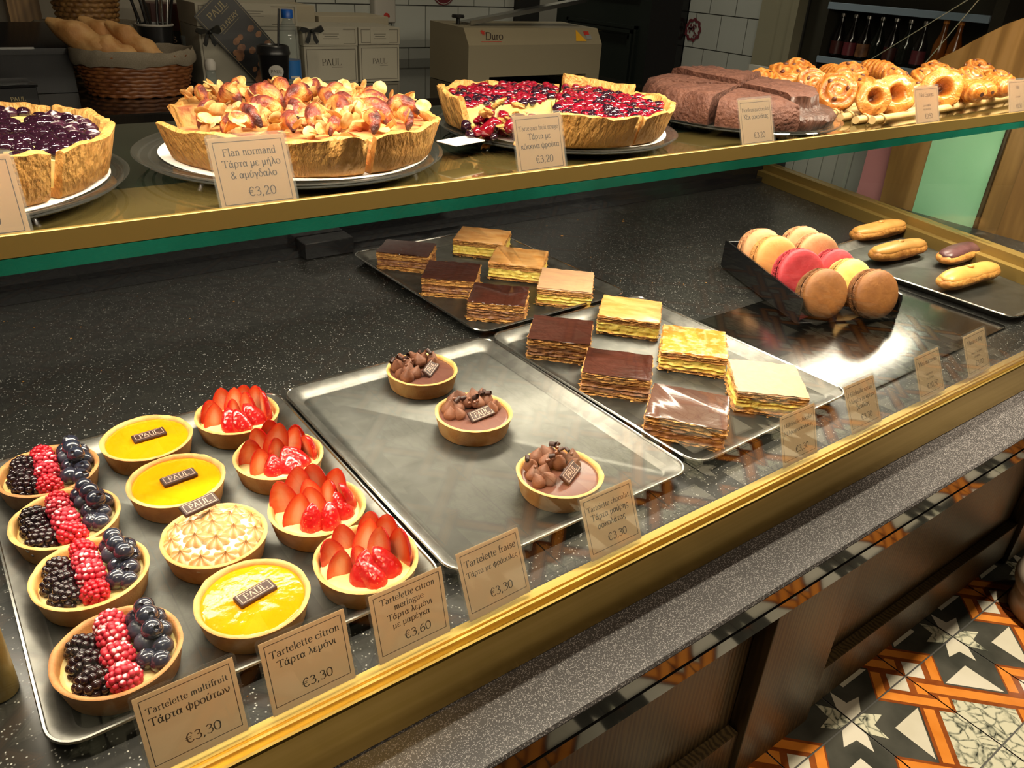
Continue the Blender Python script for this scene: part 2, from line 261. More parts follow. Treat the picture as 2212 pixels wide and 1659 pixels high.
# ------------------------------------------------------------------ geometry helpers
class G:
    def __init__(s): s.v = []; s.f = []; s.m = []; s.k = []
    def add(s, vs, fs, m=0, ks=None, T=None):
        b = len(s.v)
        if T is not None: vs = [T @ Vector(p) for p in vs]
        s.v += [tuple(p) for p in vs]; s.k += list(ks) if ks else [0.0] * len(vs)
        s.f += [tuple(b + i for i in f) for f in fs]; s.m += [m] * len(fs) if isinstance(m, int) else list(m)
        return s
    def box(s, x0, y0, z0, x1, y1, z1, m=0, T=None):
        v = [(x, y, z) for z in (z0, z1) for y in (y0, y1) for x in (x0, x1)]
        return s.add(v, [(0, 2, 3, 1), (4, 5, 7, 6), (0, 1, 5, 4), (2, 6, 7, 3), (0, 4, 6, 2), (1, 3, 7, 5)], m, T=T)
    def lathe(s, prof, n=48, m=0, fn=None, T=None, kf=None, a0=0.0, a1=2 * PI):
        full = abs(a1 - a0 - 2 * PI) < 1e-6; cols = n if full else n + 1
        vs = []; ks = []
        for j, (r, z) in enumerate(prof):
            for i in range(cols):
                th = a0 + (a1 - a0) * i / n; rr, zz = (r, z) if fn is None else fn(r, z, th, j)
                vs.append((rr * math.cos(th), rr * math.sin(th), zz)); ks.append(kf(j, th) if kf else 0.0)
        fs = []
        for j in range(len(prof) - 1):
            for i in range(n):
                a = j * cols + i; b = j * cols + (i + 1) % cols
                fs.append((a, b, b + cols, a + cols))
        return s.add(vs, fs, m, ks, T)
    def tube(s, path, r, n=8, m=0, closed=False, T=None):
        P = [Vector(p) for p in path]; N = len(P); vs = []
        R = r if isinstance(r, (list, tuple)) else [r] * N
        up = Vector((0, 0, 1))
        for i in range(N):
            d = (P[(i + 1) % N] - P[i - 1]) if closed else (P[min(i + 1, N - 1)] - P[max(i - 1, 0)])
            d.normalize(); u = d.cross(up)
            if u.length < 1e-3: u = d.cross(Vector((1, 0, 0)))
            u.normalize(); w = u.cross(d); 
            for j in range(n):
                a = 2 * PI * j / n; vs.append(P[i] + (u * math.cos(a) + w * math.sin(a)) * R[i])
        fs = []
        for i in range(N if closed else N - 1):
            for j in range(n):
                a = i * n + j; b = i * n + (j + 1) % n; k = ((i + 1) % N) * n
                fs.append((a, b, k + (j + 1) % n, k + j))
        if not closed: fs += [tuple(range(n))[::-1], tuple((N - 1) * n + j for j in range(n))]
        return s.add(vs, fs, m, T=T)
    def ball(s, c, r, seg=12, rings=8, m=0, T=None, amp=0.0, fr=1.0, seed=0, kf=None):
        if not isinstance(r, (list, tuple)): r = (r, r, r)
        vs = []; ks = []
        for j in range(rings + 1):
            ph = PI * j / rings
            for i in range(seg):
                th = 2 * PI * i / seg; d = Vector((math.sin(ph) * math.cos(th), math.sin(ph) * math.sin(th), math.cos(ph)))
                q = 1 + (amp * noise.noise(d * fr + Vector((seed * 3.1, seed * 1.7, seed))) if amp else 0)
                vs.append((c[0] + d.x * r[0] * q, c[1] + d.y * r[1] * q, c[2] + d.z * r[2] * q)); ks.append(kf(d, q) if kf else 0.0)
        fs = []
        for j in range(rings):
            for i in range(seg):
                a = j * seg + i; b = j * seg + (i + 1) % seg; fs.append((a, a + seg, b + seg, b))
        return s.add(vs, fs, m, ks, T)
    def prism(s, poly, z0, z1, m=0, T=None):
        n = len(poly); vs = [(x, y, z0) for x, y in poly] + [(x, y, z1) for x, y in poly]
        return s.add(vs, [tuple(range(n))[::-1], tuple(range(n, 2 * n))] + [(i, (i + 1) % n, n + (i + 1) % n, n + i) for i in range(n)], m, T=T)
    def mesh(s, name, mats, angle=35):
        me = bpy.data.meshes.new(name); me.from_pydata(s.v, [], s.f)
        for x in mats: me.materials.append(M[x])
        me.polygons.foreach_set('material_index', s.m)
        if any(s.k): me.attributes.new('k', 'FLOAT', 'POINT').data.foreach_set('value', s.k)
        bm = bmesh.new(); bm.from_mesh(me); bmesh.ops.remove_doubles(bm, verts=bm.verts, dist=1e-6)
        bmesh.ops.recalc_face_normals(bm, faces=bm.faces); bm.to_mesh(me); bm.free()
        me.polygons.foreach_set('use_smooth', [True] * len(me.polygons)); me.set_sharp_from_angle(angle=math.radians(angle))
        return me
    def ob(s, name, mats, parent=None, angle=35, T=None, label=None):
        return put(name, s.mesh(name, mats if isinstance(mats, (list, tuple)) else [mats], angle), parent, T, label)
def put(name, me, parent=None, T=None, label=None):
    o = bpy.data.objects.new(name, me); COL.objects.link(o)
    if parent: o.parent = parent
    if T is not None: o.matrix_local = T
    if label: o['label'] = label
    return o
def tag(o, label, cat, group=None):
    o['label'] = label; o['category'] = cat
    if group: o['group'] = group
    return o
def thing(name, label, cat, loc=(0, 0, 0), rz=0.0, group=None):
    o = bpy.data.objects.new(name, None); COL.objects.link(o); o.empty_display_size = 0.02
    o.location = loc; o.rotation_euler = (0, 0, rz); return tag(o, label, cat, group)
def struct(o): o['kind'] = 'structure'; return o
def T3(loc=(0, 0, 0), rx=0, ry=0, rz=0, s=1.0):
    sc = Matrix.Diagonal((s, s, s, 1)) if not isinstance(s, tuple) else Matrix.Diagonal((*s, 1))
    return Matrix.Translation(loc) @ Matrix.Rotation(rz, 4, 'Z') @ Matrix.Rotation(ry, 4, 'Y') @ Matrix.Rotation(rx, 4, 'X') @ sc
def rrect(x0, y0, x1, y1, r, n=6):
    p = []
    for cx, cy, a in ((x1 - r, y1 - r, 0), (x0 + r, y1 - r, 90), (x0 + r, y0 + r, 180), (x1 - r, y0 + r, 270)):
        for i in range(n + 1):
            t = math.radians(a + 90 * i / n); p.append((cx + r * math.cos(t), cy + r * math.sin(t)))
    return p
def loft(g, rings, m=0, cap0=True, cap1=True, ms=None):
    n = len(rings[0]); vs = [p for r in rings for p in r]; fs = []; mm = []
    for j in range(len(rings) - 1):
        for i in range(n): fs.append((j * n + i, j * n + (i + 1) % n, (j + 1) * n + (i + 1) % n, (j + 1) * n + i)); mm.append(ms[j] if ms else m)
    if cap0: fs.append(tuple(range(n))[::-1]); mm.append(ms[0] if ms else m)
    if cap1: fs.append(tuple((len(rings) - 1) * n + i for i in range(n))); mm.append(ms[-1] if ms else m)
    return g.add(vs, fs, mm)
def rbox(g, x0, y0, z0, x1, y1, z1, r=0.003, b=0.0015, m=0, n=3):
    """box with rounded vertical edges and chamfered top and bottom"""
    rings = []
    for z, i in ((z0, b), (z0 + b, 0), (z1 - b, 0), (z1, b)):
        rings.append([(x, y, z) for x, y in rrect(x0 + i, y0 + i, x1 - i, y1 - i, max(r - i, 1e-4), n)])
    return loft(g, rings, m)
# ------------------------------------------------------------------ lettering: a broad-nib serif alphabet drawn as strokes
GL = {}
def gl(chars, adv, st): 
    for c in chars: GL[c] = (adv, st)
gl('a', 44, 'c 8,36 18,44 30,40 33,30;l 33,32 33,5 42,1;c 33,27 14,24 6,12 14,0 26,2 33,10'); gl('c', 40, 'c 36,36 22,44 8,34 6,20 14,3 26,0 37,8')
gl('d', 46, 'c 34,34 22,44 8,34 6,20 12,2 24,0 34,8;l 26,70 35,72 35,0 43,0'); gl('e', 41, 'l 8,24 37,24;c 37,24 34,40 22,44 8,34 6,20 14,3 26,0 37,8')
gl('f', 28, 'c 32,66 24,72 16,64 16,50;l 16,54 16,0;l 4,43 30,43;s 6 28 0'); gl('g', 42, 'c 20,44 8,38 8,26 20,16 32,24 32,38 20,44;c 12,18 8,10 20,6 36,2 36,-12 22,-20 6,-14 8,-4 16,4;l 32,40 42,42')
gl('h', 46, 'l 4,70 12,72 12,0;c 12,32 22,43 32,40 35,30;l 35,32 35,0;s 4 20 0;s 28 43 0'); gl('i', 23, 'l 4,42 12,44 12,0;s 4 20 0;d 12,62'); gl('l', 23, 'l 4,70 12,72 12,0;s 4 20 0')
gl('m', 65, 'l 4,42 12,44 12,0;c 12,32 20,43 30,40 33,30;l 33,32 33,0;c 33,32 42,43 51,40 54,30;l 54,32 54,0;s 4 20 0;s 26 40 0;s 47 62 0'); gl('n', 46, 'l 4,42 12,44 12,0;c 12,32 22,43 32,40 35,30;l 35,32 35,0;s 4 20 0;s 28 43 0')
gl('oοό', 48, 'c 24,44 9,38 6,22 12,4 24,0 36,4 42,22 38,38 24,44'); gl('r', 33, 'l 4,42 12,44 12,0;c 12,30 20,42 30,42;s 4 22 0'); gl('s', 36, 'c 30,36 20,44 8,38 10,28 28,18 30,6 18,0 6,6')
gl('t', 31, 'l 14,58 14,10;c 14,12 18,0 30,4;l 5,43 28,43'); gl('u', 47, 'l 4,43 12,43 12,14;c 12,16 16,1 26,1 36,12;l 28,43 36,43 36,0 44,0'); gl('x', 44, 'l 6,43 38,0;l 38,43 6,0;s 2 14 0;s 28 42 0;s 2 14 43;s 30 42 43')
gl('TΤ', 60, 'l 30,66 30,0;l 4,66 56,66;l 4,66 4,56;l 56,66 56,56;s 20 40 0'); gl('MΜ', 82, 'l 10,66 10,0;l 10,66 40,8 70,66;l 70,66 70,0;s 2 18 0;s 60 80 0;s 2 14 66;s 66 80 66')
gl('F', 52, 'l 12,66 12,0;l 4,66 50,66 50,56;l 12,35 36,35;s 4 24 0'); gl('P', 53, 'l 12,66 12,0;c 12,66 38,66 48,52 40,36 14,33;s 4 24 0;s 4 14 66'); gl('A', 66, 'l 6,0 30,68;l 30,68 56,0;l 15,24 46,24;s 0 16 0;s 46 66 0')
gl('U', 66, 'l 12,66 12,22;c 12,24 16,2 32,0 50,6 54,24;l 54,24 54,66;s 3 22 66;s 46 63 66'); gl('L', 54, 'l 12,66 12,0;l 4,0 50,0 50,12;s 4 22 66'); gl('D', 66, 'l 12,66 12,0;c 6,66 34,66 58,54 60,32 54,8 34,0 6,0')
gl('E', 55, 'l 12,66 12,0;l 4,66 48,66 48,56;l 12,35 36,35;l 4,0 50,0 50,12'); gl('I', 28, 'l 14,66 14,0;s 4 24 0;s 4 24 66'); gl('V', 64, 'l 6,66 32,0;l 32,0 56,66;s 0 16 66;s 48 64 66'); gl('R', 58, 'l 12,66 12,0;c 12,66 38,66 48,52 40,36 14,33;l 28,33 56,0;s 4 24 0')
gl('Y', 62, 'l 4,66 30,32;l 56,66 30,32;l 30,32 30,0;s 20 40 0;s 0 12 66;s 48 62 66'); gl('N', 64, 'l 10,66 10,0;l 10,66 54,2;l 54,66 54,0;s 2 18 0;s 46 62 66'); gl('S', 50, 'c 42,54 28,68 10,58 14,42 40,28 42,10 26,0 6,10'); gl('KΚ', 58, 'l 12,66 12,0;l 50,66 12,30;l 22,38 54,0;s 4 24 0;s 4 22 66;s 42 56 66')
gl('0', 48, 'c 24,64 8,50 6,32 10,10 24,0 38,10 42,32 40,50 24,64'); gl('1', 46, 'l 10,54 24,64 24,0;s 12 36 0'); gl('2', 48, 'c 8,50 14,62 28,64 38,52 34,36 8,2;l 8,2 42,2 44,10'); gl('3', 47, 'c 8,54 20,64 36,56 34,42 20,34;c 20,34 38,30 40,12 24,0 6,8')
gl('5', 47, 'l 38,64 14,64 11,36;c 11,36 26,42 40,30 38,10 22,0 6,8'); gl('6', 47, 'c 36,62 16,50 7,26 12,4 26,0 40,10 38,28 26,36 10,24'); gl('8', 48, 'c 24,64 10,52 24,35 38,50 24,64;c 24,35 6,20 12,2 24,0 38,4 42,20 24,35')
gl('€', 52, 'c 46,54 30,66 14,50 12,32 16,10 32,0 48,10;l 2,40 38,40;l 2,28 36,28'); gl(',', 22, 'l 10,6 12,2 6,-10'); gl('&', 58, 'c 50,0 20,40 18,58 28,66 38,56 30,44 10,24 10,6 22,0 40,10 50,28'); gl(' ', 24, ''); gl("'", 16, 'l 8,70 6,54')
gl('αά', 48, 'c 40,44 34,20 24,2 12,2 6,20 10,38 22,44 32,30 38,4 46,2'); gl('β', 46, 'l 10,-20 10,50;c 10,50 18,72 34,66 32,48 18,40;c 18,40 40,36 40,10 24,0 10,8'); gl('γ', 45, 'c 4,36 12,44 20,30 24,-2;l 42,44 24,-2 22,-20'); gl('δ', 46, 'c 36,66 20,70 14,58 34,36 40,16 26,0 10,6 6,22 14,40 30,40')
gl('εέ', 40, 'c 34,38 20,44 8,36 14,24 24,23;c 24,23 8,20 8,4 22,0 36,8'); gl('ηή', 48, 'l 4,40 12,44 12,0;c 12,32 22,43 34,40 36,28;l 36,30 36,-20'); gl('ιί', 24, 'l 10,44 10,10;c 10,12 12,0 22,4'); gl('κ', 42, 'l 10,44 10,0;l 36,44 12,22;l 16,26 38,0'); gl('λ', 44, 'l 6,68 14,70 38,0;l 21,40 6,0')
gl('μ', 48, 'l 10,44 10,-20;c 10,14 18,0 28,2 36,14;l 36,44 36,6 44,2'); gl('ν', 44, 'l 6,44 22,0;c 22,0 38,20 38,44'); gl('π', 50, 'l 2,42 46,42;l 14,42 12,0;l 34,42 36,0'); gl('ρ', 46, 'l 10,-20 10,24;c 10,22 14,42 28,44 40,32 40,14 28,0 10,8'); gl('σ', 47, 'c 44,43 24,43 8,34 6,18 14,2 26,0 38,8 38,28 26,42')
gl('ς', 38, 'c 36,38 22,44 8,32 8,14 26,6 30,-8 18,-18'); gl('τ', 40, 'l 2,42 38,42;l 20,42 20,8;c 20,10 22,0 32,4'); gl('υύ', 44, 'l 6,44 10,44;c 10,44 10,8 22,0 36,10 38,44'); gl('φ', 56, 'l 28,62 28,-20;c 28,44 8,38 6,22 12,4 28,0 44,4 50,22 46,38 28,44'); gl('ωώ', 56, 'c 14,44 4,24 10,2 22,4 28,24;c 28,24 34,4 46,2 52,24 42,44'); gl('ξχ', 40, 'l 6,43 34,-18;l 34,43 6,-18')
ACC = set('άέήίόύώ')
def crom(p, n=4):
    q = [p[0]] + p + [p[-1]]; out = []
    for i in range(1, len(q) - 2):
        a, b, c, d = q[i - 1:i + 3]
        for k in range(n):
            t = k / n
            out.append(tuple(0.5 * (2 * b[j] + (c[j] - a[j]) * t + (2 * a[j] - 5 * b[j] + 4 * c[j] - d[j]) * t * t + (3 * b[j] - a[j] - 3 * c[j] + d[j]) * t ** 3) for j in (0, 1)))
    return out + [p[-1]]
def text_w(s, size): return sum(GL[c][0] for c in s) * size / 100
def text(g, s, cx, y, size, m, z, thick=9.0, thin=3.6, T=None, slant=0.0, align=0.5):
    x = cx - text_w(s, size) * align; k = size / 100
    def rib(P):
        vs = []; n = len(P)
        for i in range(n):
            a = P[max(i - 1, 0)]; b = P[min(i + 1, n - 1)]; dx, dy = b[0] - a[0], b[1] - a[1]; l = math.hypot(dx, dy) or 1
            w = (thin + (thick - thin) * abs(dy) / l) / 2
            for sgn in (1, -1):
                px, py = P[i][0] - dy / l * w * sgn, P[i][1] + dx / l * w * sgn
                vs.append((x + (px + slant * py) * k, y + py * k, z))
        g.add(vs, [(2 * i, 2 * i + 1, 2 * i + 3, 2 * i + 2) for i in range(n - 1)], m, T=T)
    for c in s:
        adv, st = GL[c]
        for e in st.split(';'):
            if not e: continue
            q = e.split(' ')
            if q[0] == 's': rib([(float(q[1]), float(q[3]) + 1.6), (float(q[2]), float(q[3]) + 1.6)])
            elif q[0] == 'd': u, v = map(float, q[1].split(',')); rib([(u, v - 5), (u, v + 5)])
            else:
                P = [tuple(map(float, r.split(','))) for r in q[1:]]
                rib(crom(P) if q[0] == 'c' else P)
        if c in ACC: rib([(adv * .46, 52), (adv * .46 + 8, 66)])
        x += adv * k
def frame(g, x0, y0, x1, y1, w, m, z, T=None):
    v = [(x0, y0, z), (x1, y0, z), (x1, y1, z), (x0, y1, z), (x0 + w, y0 + w, z), (x1 - w, y0 + w, z), (x1 - w, y1 - w, z), (x0 + w, y1 - w, z)]
    g.add(v, [(0, 1, 5, 4), (1, 2, 6, 5), (2, 3, 7, 6), (3, 0, 4, 7)], m, T=T)
def quad(g, x0, y0, x1, y1, m, z, T=None): g.add([(x0, y0, z), (x1, y0, z), (x1, y1, z), (x0, y1, z)], [(0, 1, 2, 3)], m, T=T)
UP = Matrix(((1, 0, 0, 0), (0, 0, -1, 0), (0, 1, 0, 0), (0, 0, 0, 1)))      # local x,y,z(out) -> upright face looking towards the customer (-y)
# ------------------------------------------------------------------ the setting
FL = -0.784; SX, SY, TW = 0.909, -0.0602, 0.2
def clip(poly, nx, ny, c):
    """keep the side of a polygon where nx*a + ny*b >= c"""
    out = []
    for i, p in enumerate(poly):
        q = poly[(i + 1) % len(poly)]; d0 = nx * p[0] + ny * p[1] - c; d1 = nx * q[0] + ny * q[1] - c
        if d0 >= 0: out.append(p)
        if d0 * d1 < 0: t = d0 / (d0 - d1); out.append((p[0] + (q[0] - p[0]) * t, p[1] + (q[1] - p[1]) * t))
    return out
UNIT = [(0.008, 0.008), (0.992, 0.008), (0.992, 0.992), (0.008, 0.992)]
def cl(*hs):
    p = UNIT
    for h in hs:
        p = clip(p, *h) if p else p
    return p
PL, MI, PQ, MQ = (1, 1), (1, -1), (-1, -1), (-1, 1)
def tile_polys(kind):
    r = [(0, UNIT, 0), (.8, cl((1, -1, .455)), 1), (1.1, cl((-1, 1, .455)), 1), (1.4, cl((1, 1, 1.04)), 1)]
    for s in (1, -1):
        w = (s, -s)
        if kind:   # strips along |a-b| pass over
            r.append((2.2, cl((*w, .50), (-w[0], -w[1], -.64)), 2))
            r.append((2.2, cl((1, 1, 1.09), (-1, -1, -1.24), (*w, .70)), 2))
        else:
            r.append((2.2, cl((*w, .48), (-w[0], -w[1], -.62), (-1, -1, -.985)), 2)); r.append((2.2, cl((*w, .48), (-w[0], -w[1], -.62), (1, 1, 1.29)), 2))
        r.append((2.2, cl((*w, .71), (-1, -1, -.99)), 3))
    r.append((2.2, cl((1, 1, 1.09), (-1, -1, -1.24)) if not kind else cl((1, 1, 1.09), (-1, -1, -1.24), (1, -1, -.44), (-1, 1, -.44)), 2))
    r.append((2.2, cl((1, 1, 1.31), (1, -1, -.44), (-1, 1, -.44)), 4))
    r.append((2.2, [(.30, .29), (.72, .29), (.30, .71)], 3))
    r.append((2.2, [(.008, .008), (.18, .012), (.33, .13), (.155, .155), (.13, .33), (.012, .18)], 4 if kind else 3))
    return r
TP = {0: tile_polys(0), 1: tile_polys(1)}
g = G()
g.add([(-3, -4.2, FL - .002), (5.2, -4.2, FL - .002), (5.2, 4.2, FL - .002), (-3, 4.2, FL - .002)], [(0, 1, 2, 3)], 5)
for i in range(-12, 17):
    for j in range(-2, 18):
        fa, fb = i % 2, j % 2; kind = 1 if fa == fb else 0
        for lv, po, mi in TP[kind]:
            if len(po) < 3: continue
            vs = []
            for a_, b_ in po:
                a_ = 1 - a_ if fa else a_; b_ = 1 - b_ if fb else b_
                vs.append((SX + (i + a_) * TW, SY - (j + b_) * TW, FL + lv * .0003))
            g.add(vs, [tuple(range(len(vs)))], mi)
fl = g.mesh('floor', ['tile_dark', 'tile_rust', 'tile_orange', 'tile_white', 'tile_marble', 'tile_grout'])
bm = bmesh.new(); bm.from_mesh(fl)
for f_ in bm.faces:
    if f_.normal.z < 0: f_.normal_flip()
bm.to_mesh(fl); bm.free(); struct(put('floor', fl))
g = G(); g.box(-3, -4.2, 1.9, 5.2, 4.2, 1.95); struct(g.ob('ceiling', 'ceiling_paint'))
# back wall: grout slab faced with glazed tiles, plaster to the left
g = G(); g.box(-3, 2.31, FL, 1.735, 2.40, 1.9, 1)
tw, th_ = 0.143, 0.143
for r in range(-3, 9):
    z0 = 0.195 + r * th_
    off = 0 if r % 2 else tw * .5
    for c in range(0, 8):
        x0 = 0.83 + c * tw - off; x1 = x0 + tw - .004
        x0 = max(x0, 0.83); x1 = min(x1, 1.733)
        if x1 - x0 < .01: continue
        g.box(x0, 2.302, z0, x1, 2.312, z0 + th_ - .004, 0)
g.box(-3, 2.304, FL, 0.826, 2.312, 1.9, 2)
g.lathe([(0, .0005), (.05, .0005)], 24, 3, T=T3((1.405, 2.3, .388)) @ UP); g.lathe([(.044, .001), (.046, .001)], 24, 0, T=T3((1.405, 2.3, .388)) @ UP)
struct(g.ob('wall_back', ['wall_tile', 'tile_grout', 'plaster', 'maroon']))
# right wall (faces the counter's end): tiles, doorway beyond
g = G(); g.box(2.61, 1.58, FL, 2.70, 2.17, 1.9, 1)
for r in range(-4, 9):
    z0 = 0.062 + r * .141; off = 0 if r % 2 else .07
    for c in range(0, 5):
        y0 = 1.70 + c * .141 - off; y1 = y0 + .137
        y0 = max(y0, 1.775); y1 = min(y1, 2.168)
        if y1 - y0 > .01: g.box(2.602, y0, z0, 2.612, y1, z0 + .137, 0)
RW = Matrix(((0, 0, -1, 2.601), (-1, 0, 0, 0), (0, 1, 0, 0), (0, 0, 0, 1)))     # face looking towards -x
def rw(y, z): return RW @ Matrix.Translation((-y, z, 0))
g.lathe([(.034, .001), (.047, .001)], 28, 3, fn=lambda r, z, t, j: (r + .004 * math.sin(9 * t + j), z), T=rw(2.128, .272))
for q in range(5): g.lathe([(.004, .001), (.010, .001)], 10, 3, fn=lambda r, z, t, j: (r * (1 + .5 * math.sin(3 * t + q)), z), T=rw(2.128 + .018 * math.cos(q * 1.9), .272 + .018 * math.sin(q * 2.3)))
g.box(3.05, -4.2, FL, 3.12, 1.575, 1.9, 2)
struct(g.ob('wall_right', ['wall_tile', 'tile_grout', 'matt_black', 'maroon']))
g = G()
for y0, y1, x0 in ((1.665, 1.772, 2.585), (1.60, 1.665, 2.57), (1.572, 1.60, 2.55)): g.box(x0, y0, FL, 2.608, y1, 1.9)
struct(g.ob('trim_1', 'cream_paint'))
g = G(); g.box(2.56, 2.172, FL, 2.70, 2.36, 1.9); struct(g.ob('trim_2', 'gloss_black'))
g = G(); g.box(1.735, 2.26, FL, 1.83, 2.42, 1.9); struct(g.ob('trim_3', 'matt_black'))
g = G(); g.box(1.5, 4.1, FL, 5.2, 4.18, 1.9); g.box(2.9, 2.4, FL, 2.96, 4.1, 1.9); struct(g.ob('wall_kitchen', 'plaster'))
g = G(); g.box(-3, -4.2, FL, 5.2, -4.1, 1.9); struct(g.ob('wall_front', 'oak_dark'))
g = G(); g.box(-3, -4.1, FL, -2.9, 4.1, 1.9); struct(g.ob('wall_left', 'plaster'))
# dark panelled door
d = struct(thing('door_1', 'dark green-black panelled staff door behind the bread slicer', 'door', (2.60, 2.37, FL)))
g = G(); g.box(0, 0, 0, .04, .72, 2.1); 
g.ob('door_leaf', 'door_paint', d)
def moulding(y0, y1, z0, z1):
    g = G()
    for k, (w, h) in enumerate(((.0, .014), (.020, .022), (.045, .010))):
        a, b, c, e = y0 + w, y1 - w, z0 + w, z1 - w; s = .014
        for bx in ((a, c, b, c + s), (a, e - s, b, e), (a, c, a + s, e), (b - s, c, b, e)): g.box(-h, bx[0], bx[1], 0, bx[2], bx[3])
    g.ob('panel_moulding', 'door_paint', d)
moulding(.10, .62, .70, 1.04); moulding(.10, .62, 1.16, 1.90); moulding(.10, .62, .12, .58)
g = G(); text(g, 'STAFF', 0, 0, .038, 0, .001, 12, 5, T=Matrix(((0, 0, -1, -.001), (-1, 0, 0, .405), (0, 1, 0, .972), (0, 0, 0, 1)))); g.ob('lettering', 'gold_ink', d)
# kitchen glimpse: white post and crates
g = G(); g.box(2.10, 3.2, FL, 2.16, 3.26, 1.9); tag(g.ob('white_post', 'white_paint'), 'white post seen through the gap beside the staff door', 'post')
for k in range(2):
    g = G(); rbox(g, -.09, -.1, 0, .09, .1, .12, .01); o = g.ob('crate', 'box_card', T=T3((1.98, 3.3, .12 + k * .121)))
    tag(o, ['beige crate in the back room, lower of the two', 'beige crate in the back room, upper of the two'][k], 'crate', 'crates in the back room')
g = G(); rbox(g, 1.85, 3.1, FL, 2.09, 3.5, .119, .004); tag(g.ob('storage_cabinet', 'white_paint'), 'pale cabinet carrying two crates in the back room', 'cabinet')

# ------------------------------------------------------------------ the counter and its display case
X0, X1 = -0.95, 1.66
t = thing('counter', 'dark oak panelled shop counter below the granite ledge', 'counter', (0.5, 0, FL))
L = lambda x: x - 0.5
g = G(); g.box(L(X0), .022, 0, L(2.4), .06, .665); g.ob('front_panel', 'oak_dark', t)
for x in (-.47, .60, 1.67):
    g = G(); rbox(g, L(x), -.012, .012, L(x + .225), .0215, .668, .002, .0015); g.ob('stile', 'oak_dark', t)
for x0, x1 in ((X0, -.471), (-.244, .599), (.826, 1.669), (1.896, 2.4)):
    g = G(); rbox(g, L(x0), -.001, .02, L(x1), .0215, .128, .002, .0015); g.ob('bottom_rail', 'oak_dark', t)
    g = G(); rbox(g, L(x0), -.001, .60, L(x1), .0215, .668, .002, .0015); g.ob('top_rail', 'oak_dark', t)
g = G(); g.box(L(X0), .0605, .6655, L(1.74), 1.02, .70); g.box(L(X0), .95, 0, L(1.74), .99, .665); g.ob('carcass', 'matt_black', t)
t = thing('granite_ledge', 'grey speckled granite ledge running along the front of the counter', 'ledge', (.7, -.09, -.115))
g = G(); rbox(g, X0 - .7, -.055, .0275, 1.7, .058, .055, .002, .0025); g.ob('upper_slab', 'ledge_granite', t)
g = G(); rbox(g, X0 - .7, -.055, 0, 1.7, .1, .0255, .002, .002); g.ob('lower_slab', 'polished_black', t)
g = G(); quad(g, X0 - .7, .0295, 1.7, .0525, 0, .0556, T=UP); g.ob('polished_edge', 'polished_black', t)
case = thing('display_case', 'glass pastry display case with brass rails and a black granite deck', 'display case', (0.4, .4, -.016))
CX, CY, CZ = -.4, -.4, .016
def cpart(g, name, mats, **k): 
    g.v = [(x + CX, y + CY, z + CZ) for x, y, z in g.v]; return g.ob(name, mats, case, **k)
def prof(g, poly, x0, x1, m=0):
    n = len(poly); g.add([(x0, y, z) for y, z in poly] + [(x1, y, z) for y, z in poly], [tuple(range(n)), tuple(range(n, 2 * n))[::-1]] + [(i, n + i, n + (i + 1) % n, (i + 1) % n) for i in range(n)], m)
g = G(); g.box(X0, -.051, -.046, 1.745, .93, -.016); cpart(g, 'deck', 'black_granite')
g = G(); prof(g, [(-.078, -.058), (-.078, -.002), (-.077, 0), (-.0745, 0), (-.0745, -.006), (-.0685, -.006), (-.0685, .0015), (-.066, .0015), (-.066, -.001), (-.0635, -.001), (-.0635, .0015), (-.0615, .0015), (-.0615, -.002), (-.052, -.002), (-.052, -.058)], X0, 1.45)
cpart(g, 'front_rail', 'gold', angle=25)
g = G(); g.box(X0, -.0735, -.0055, 1.43, -.0695, .80); cpart(g, 'front_glass', 'clear_glass')
# end rail runs slightly askew
ex = lambda y: 1.395 + (y - .03) * .247
def skew(g, y0, y1, a, b, z0, z1, m=0):
    v = [(ex(y) + o, y, z) for z in (z0, z1) for y, o in ((y0, a), (y0, b), (y1, b), (y1, a))]
    g.add(v, [(3, 2, 1, 0), (4, 5, 6, 7), (0, 1, 5, 4), (1, 2, 6, 5), (2, 3, 7, 6), (3, 0, 4, 7)], m)
g = G(); skew(g, -.05, .93, .0, .055, -.0155, .012); skew(g, -.05, .93, .022, .055, .012, .030); cpart(g, 'end_rail', 'gold_matt')
g = G(); skew(g, .21, .64, .034, .040, .0305, .2755); skew(g, .645, .90, .034, .040, .0305, .30); cpart(g, 'end_glass', 'clear_glass')
g = G(); g.box(X0, .931, -.046, 1.745, .945, .17); g.box(X0, .905, -.0155, 1.62, .930, -.002); bp = cpart(g, 'back_panel', 'gloss_black')
g = G(); rbox(g, .232, .886, -.0155, .332, .9295, .016, .003); o = cpart(g, 'sliding_door_handle', 'black_plastic')
g = G(); g.box(-.95, .199, .2765, 1.66, .64, .2884); cpart(g, 'shelf_glass', 'glass_edge')
g = G(); g.box(-.95, .2045, .2886, 1.66, .335, .2960); cpart(g, 'shelf_surface', 'brass_shelf')
g = G(); g.box(-.95, .3352, .2886, 1.66, .64, .2960); cpart(g, 'shelf_back', 'dark_glass')
g = G(); rbox(g, -.95, .199, .2885, 1.66, .2040, .3065, .0008, .0007); cpart(g, 'shelf_edge_profile', 'gold_matt')
g = G(); rbox(g, -.388, .082, -.0155, -.343, .114, .2760, .012, .001, n=5); cpart(g, 'shelf_post', 'gold_matt')
g = G(); g.box(-.5, .366, .2725, 1.6, .3785, .2763, 0)
cpart(g, 'led_channel', 'tray_rim')
g = G()
for k in range(84): x = -.48 + k * .025; g.box(x, .3705, .2712, x + .006, .3745, .2724)
o = cpart(g, 'led_chips', 'led'); o['kind'] = 'stuff'
g = G(); pl = [(.655, .3085), (.4255, .4815), (.36, .525), (.375, .535), (.407, .477), (.502, .3085)]
prof(g, pl, 1.497, 1.503); cpart(g, 'end_panel', 'clear_glass')
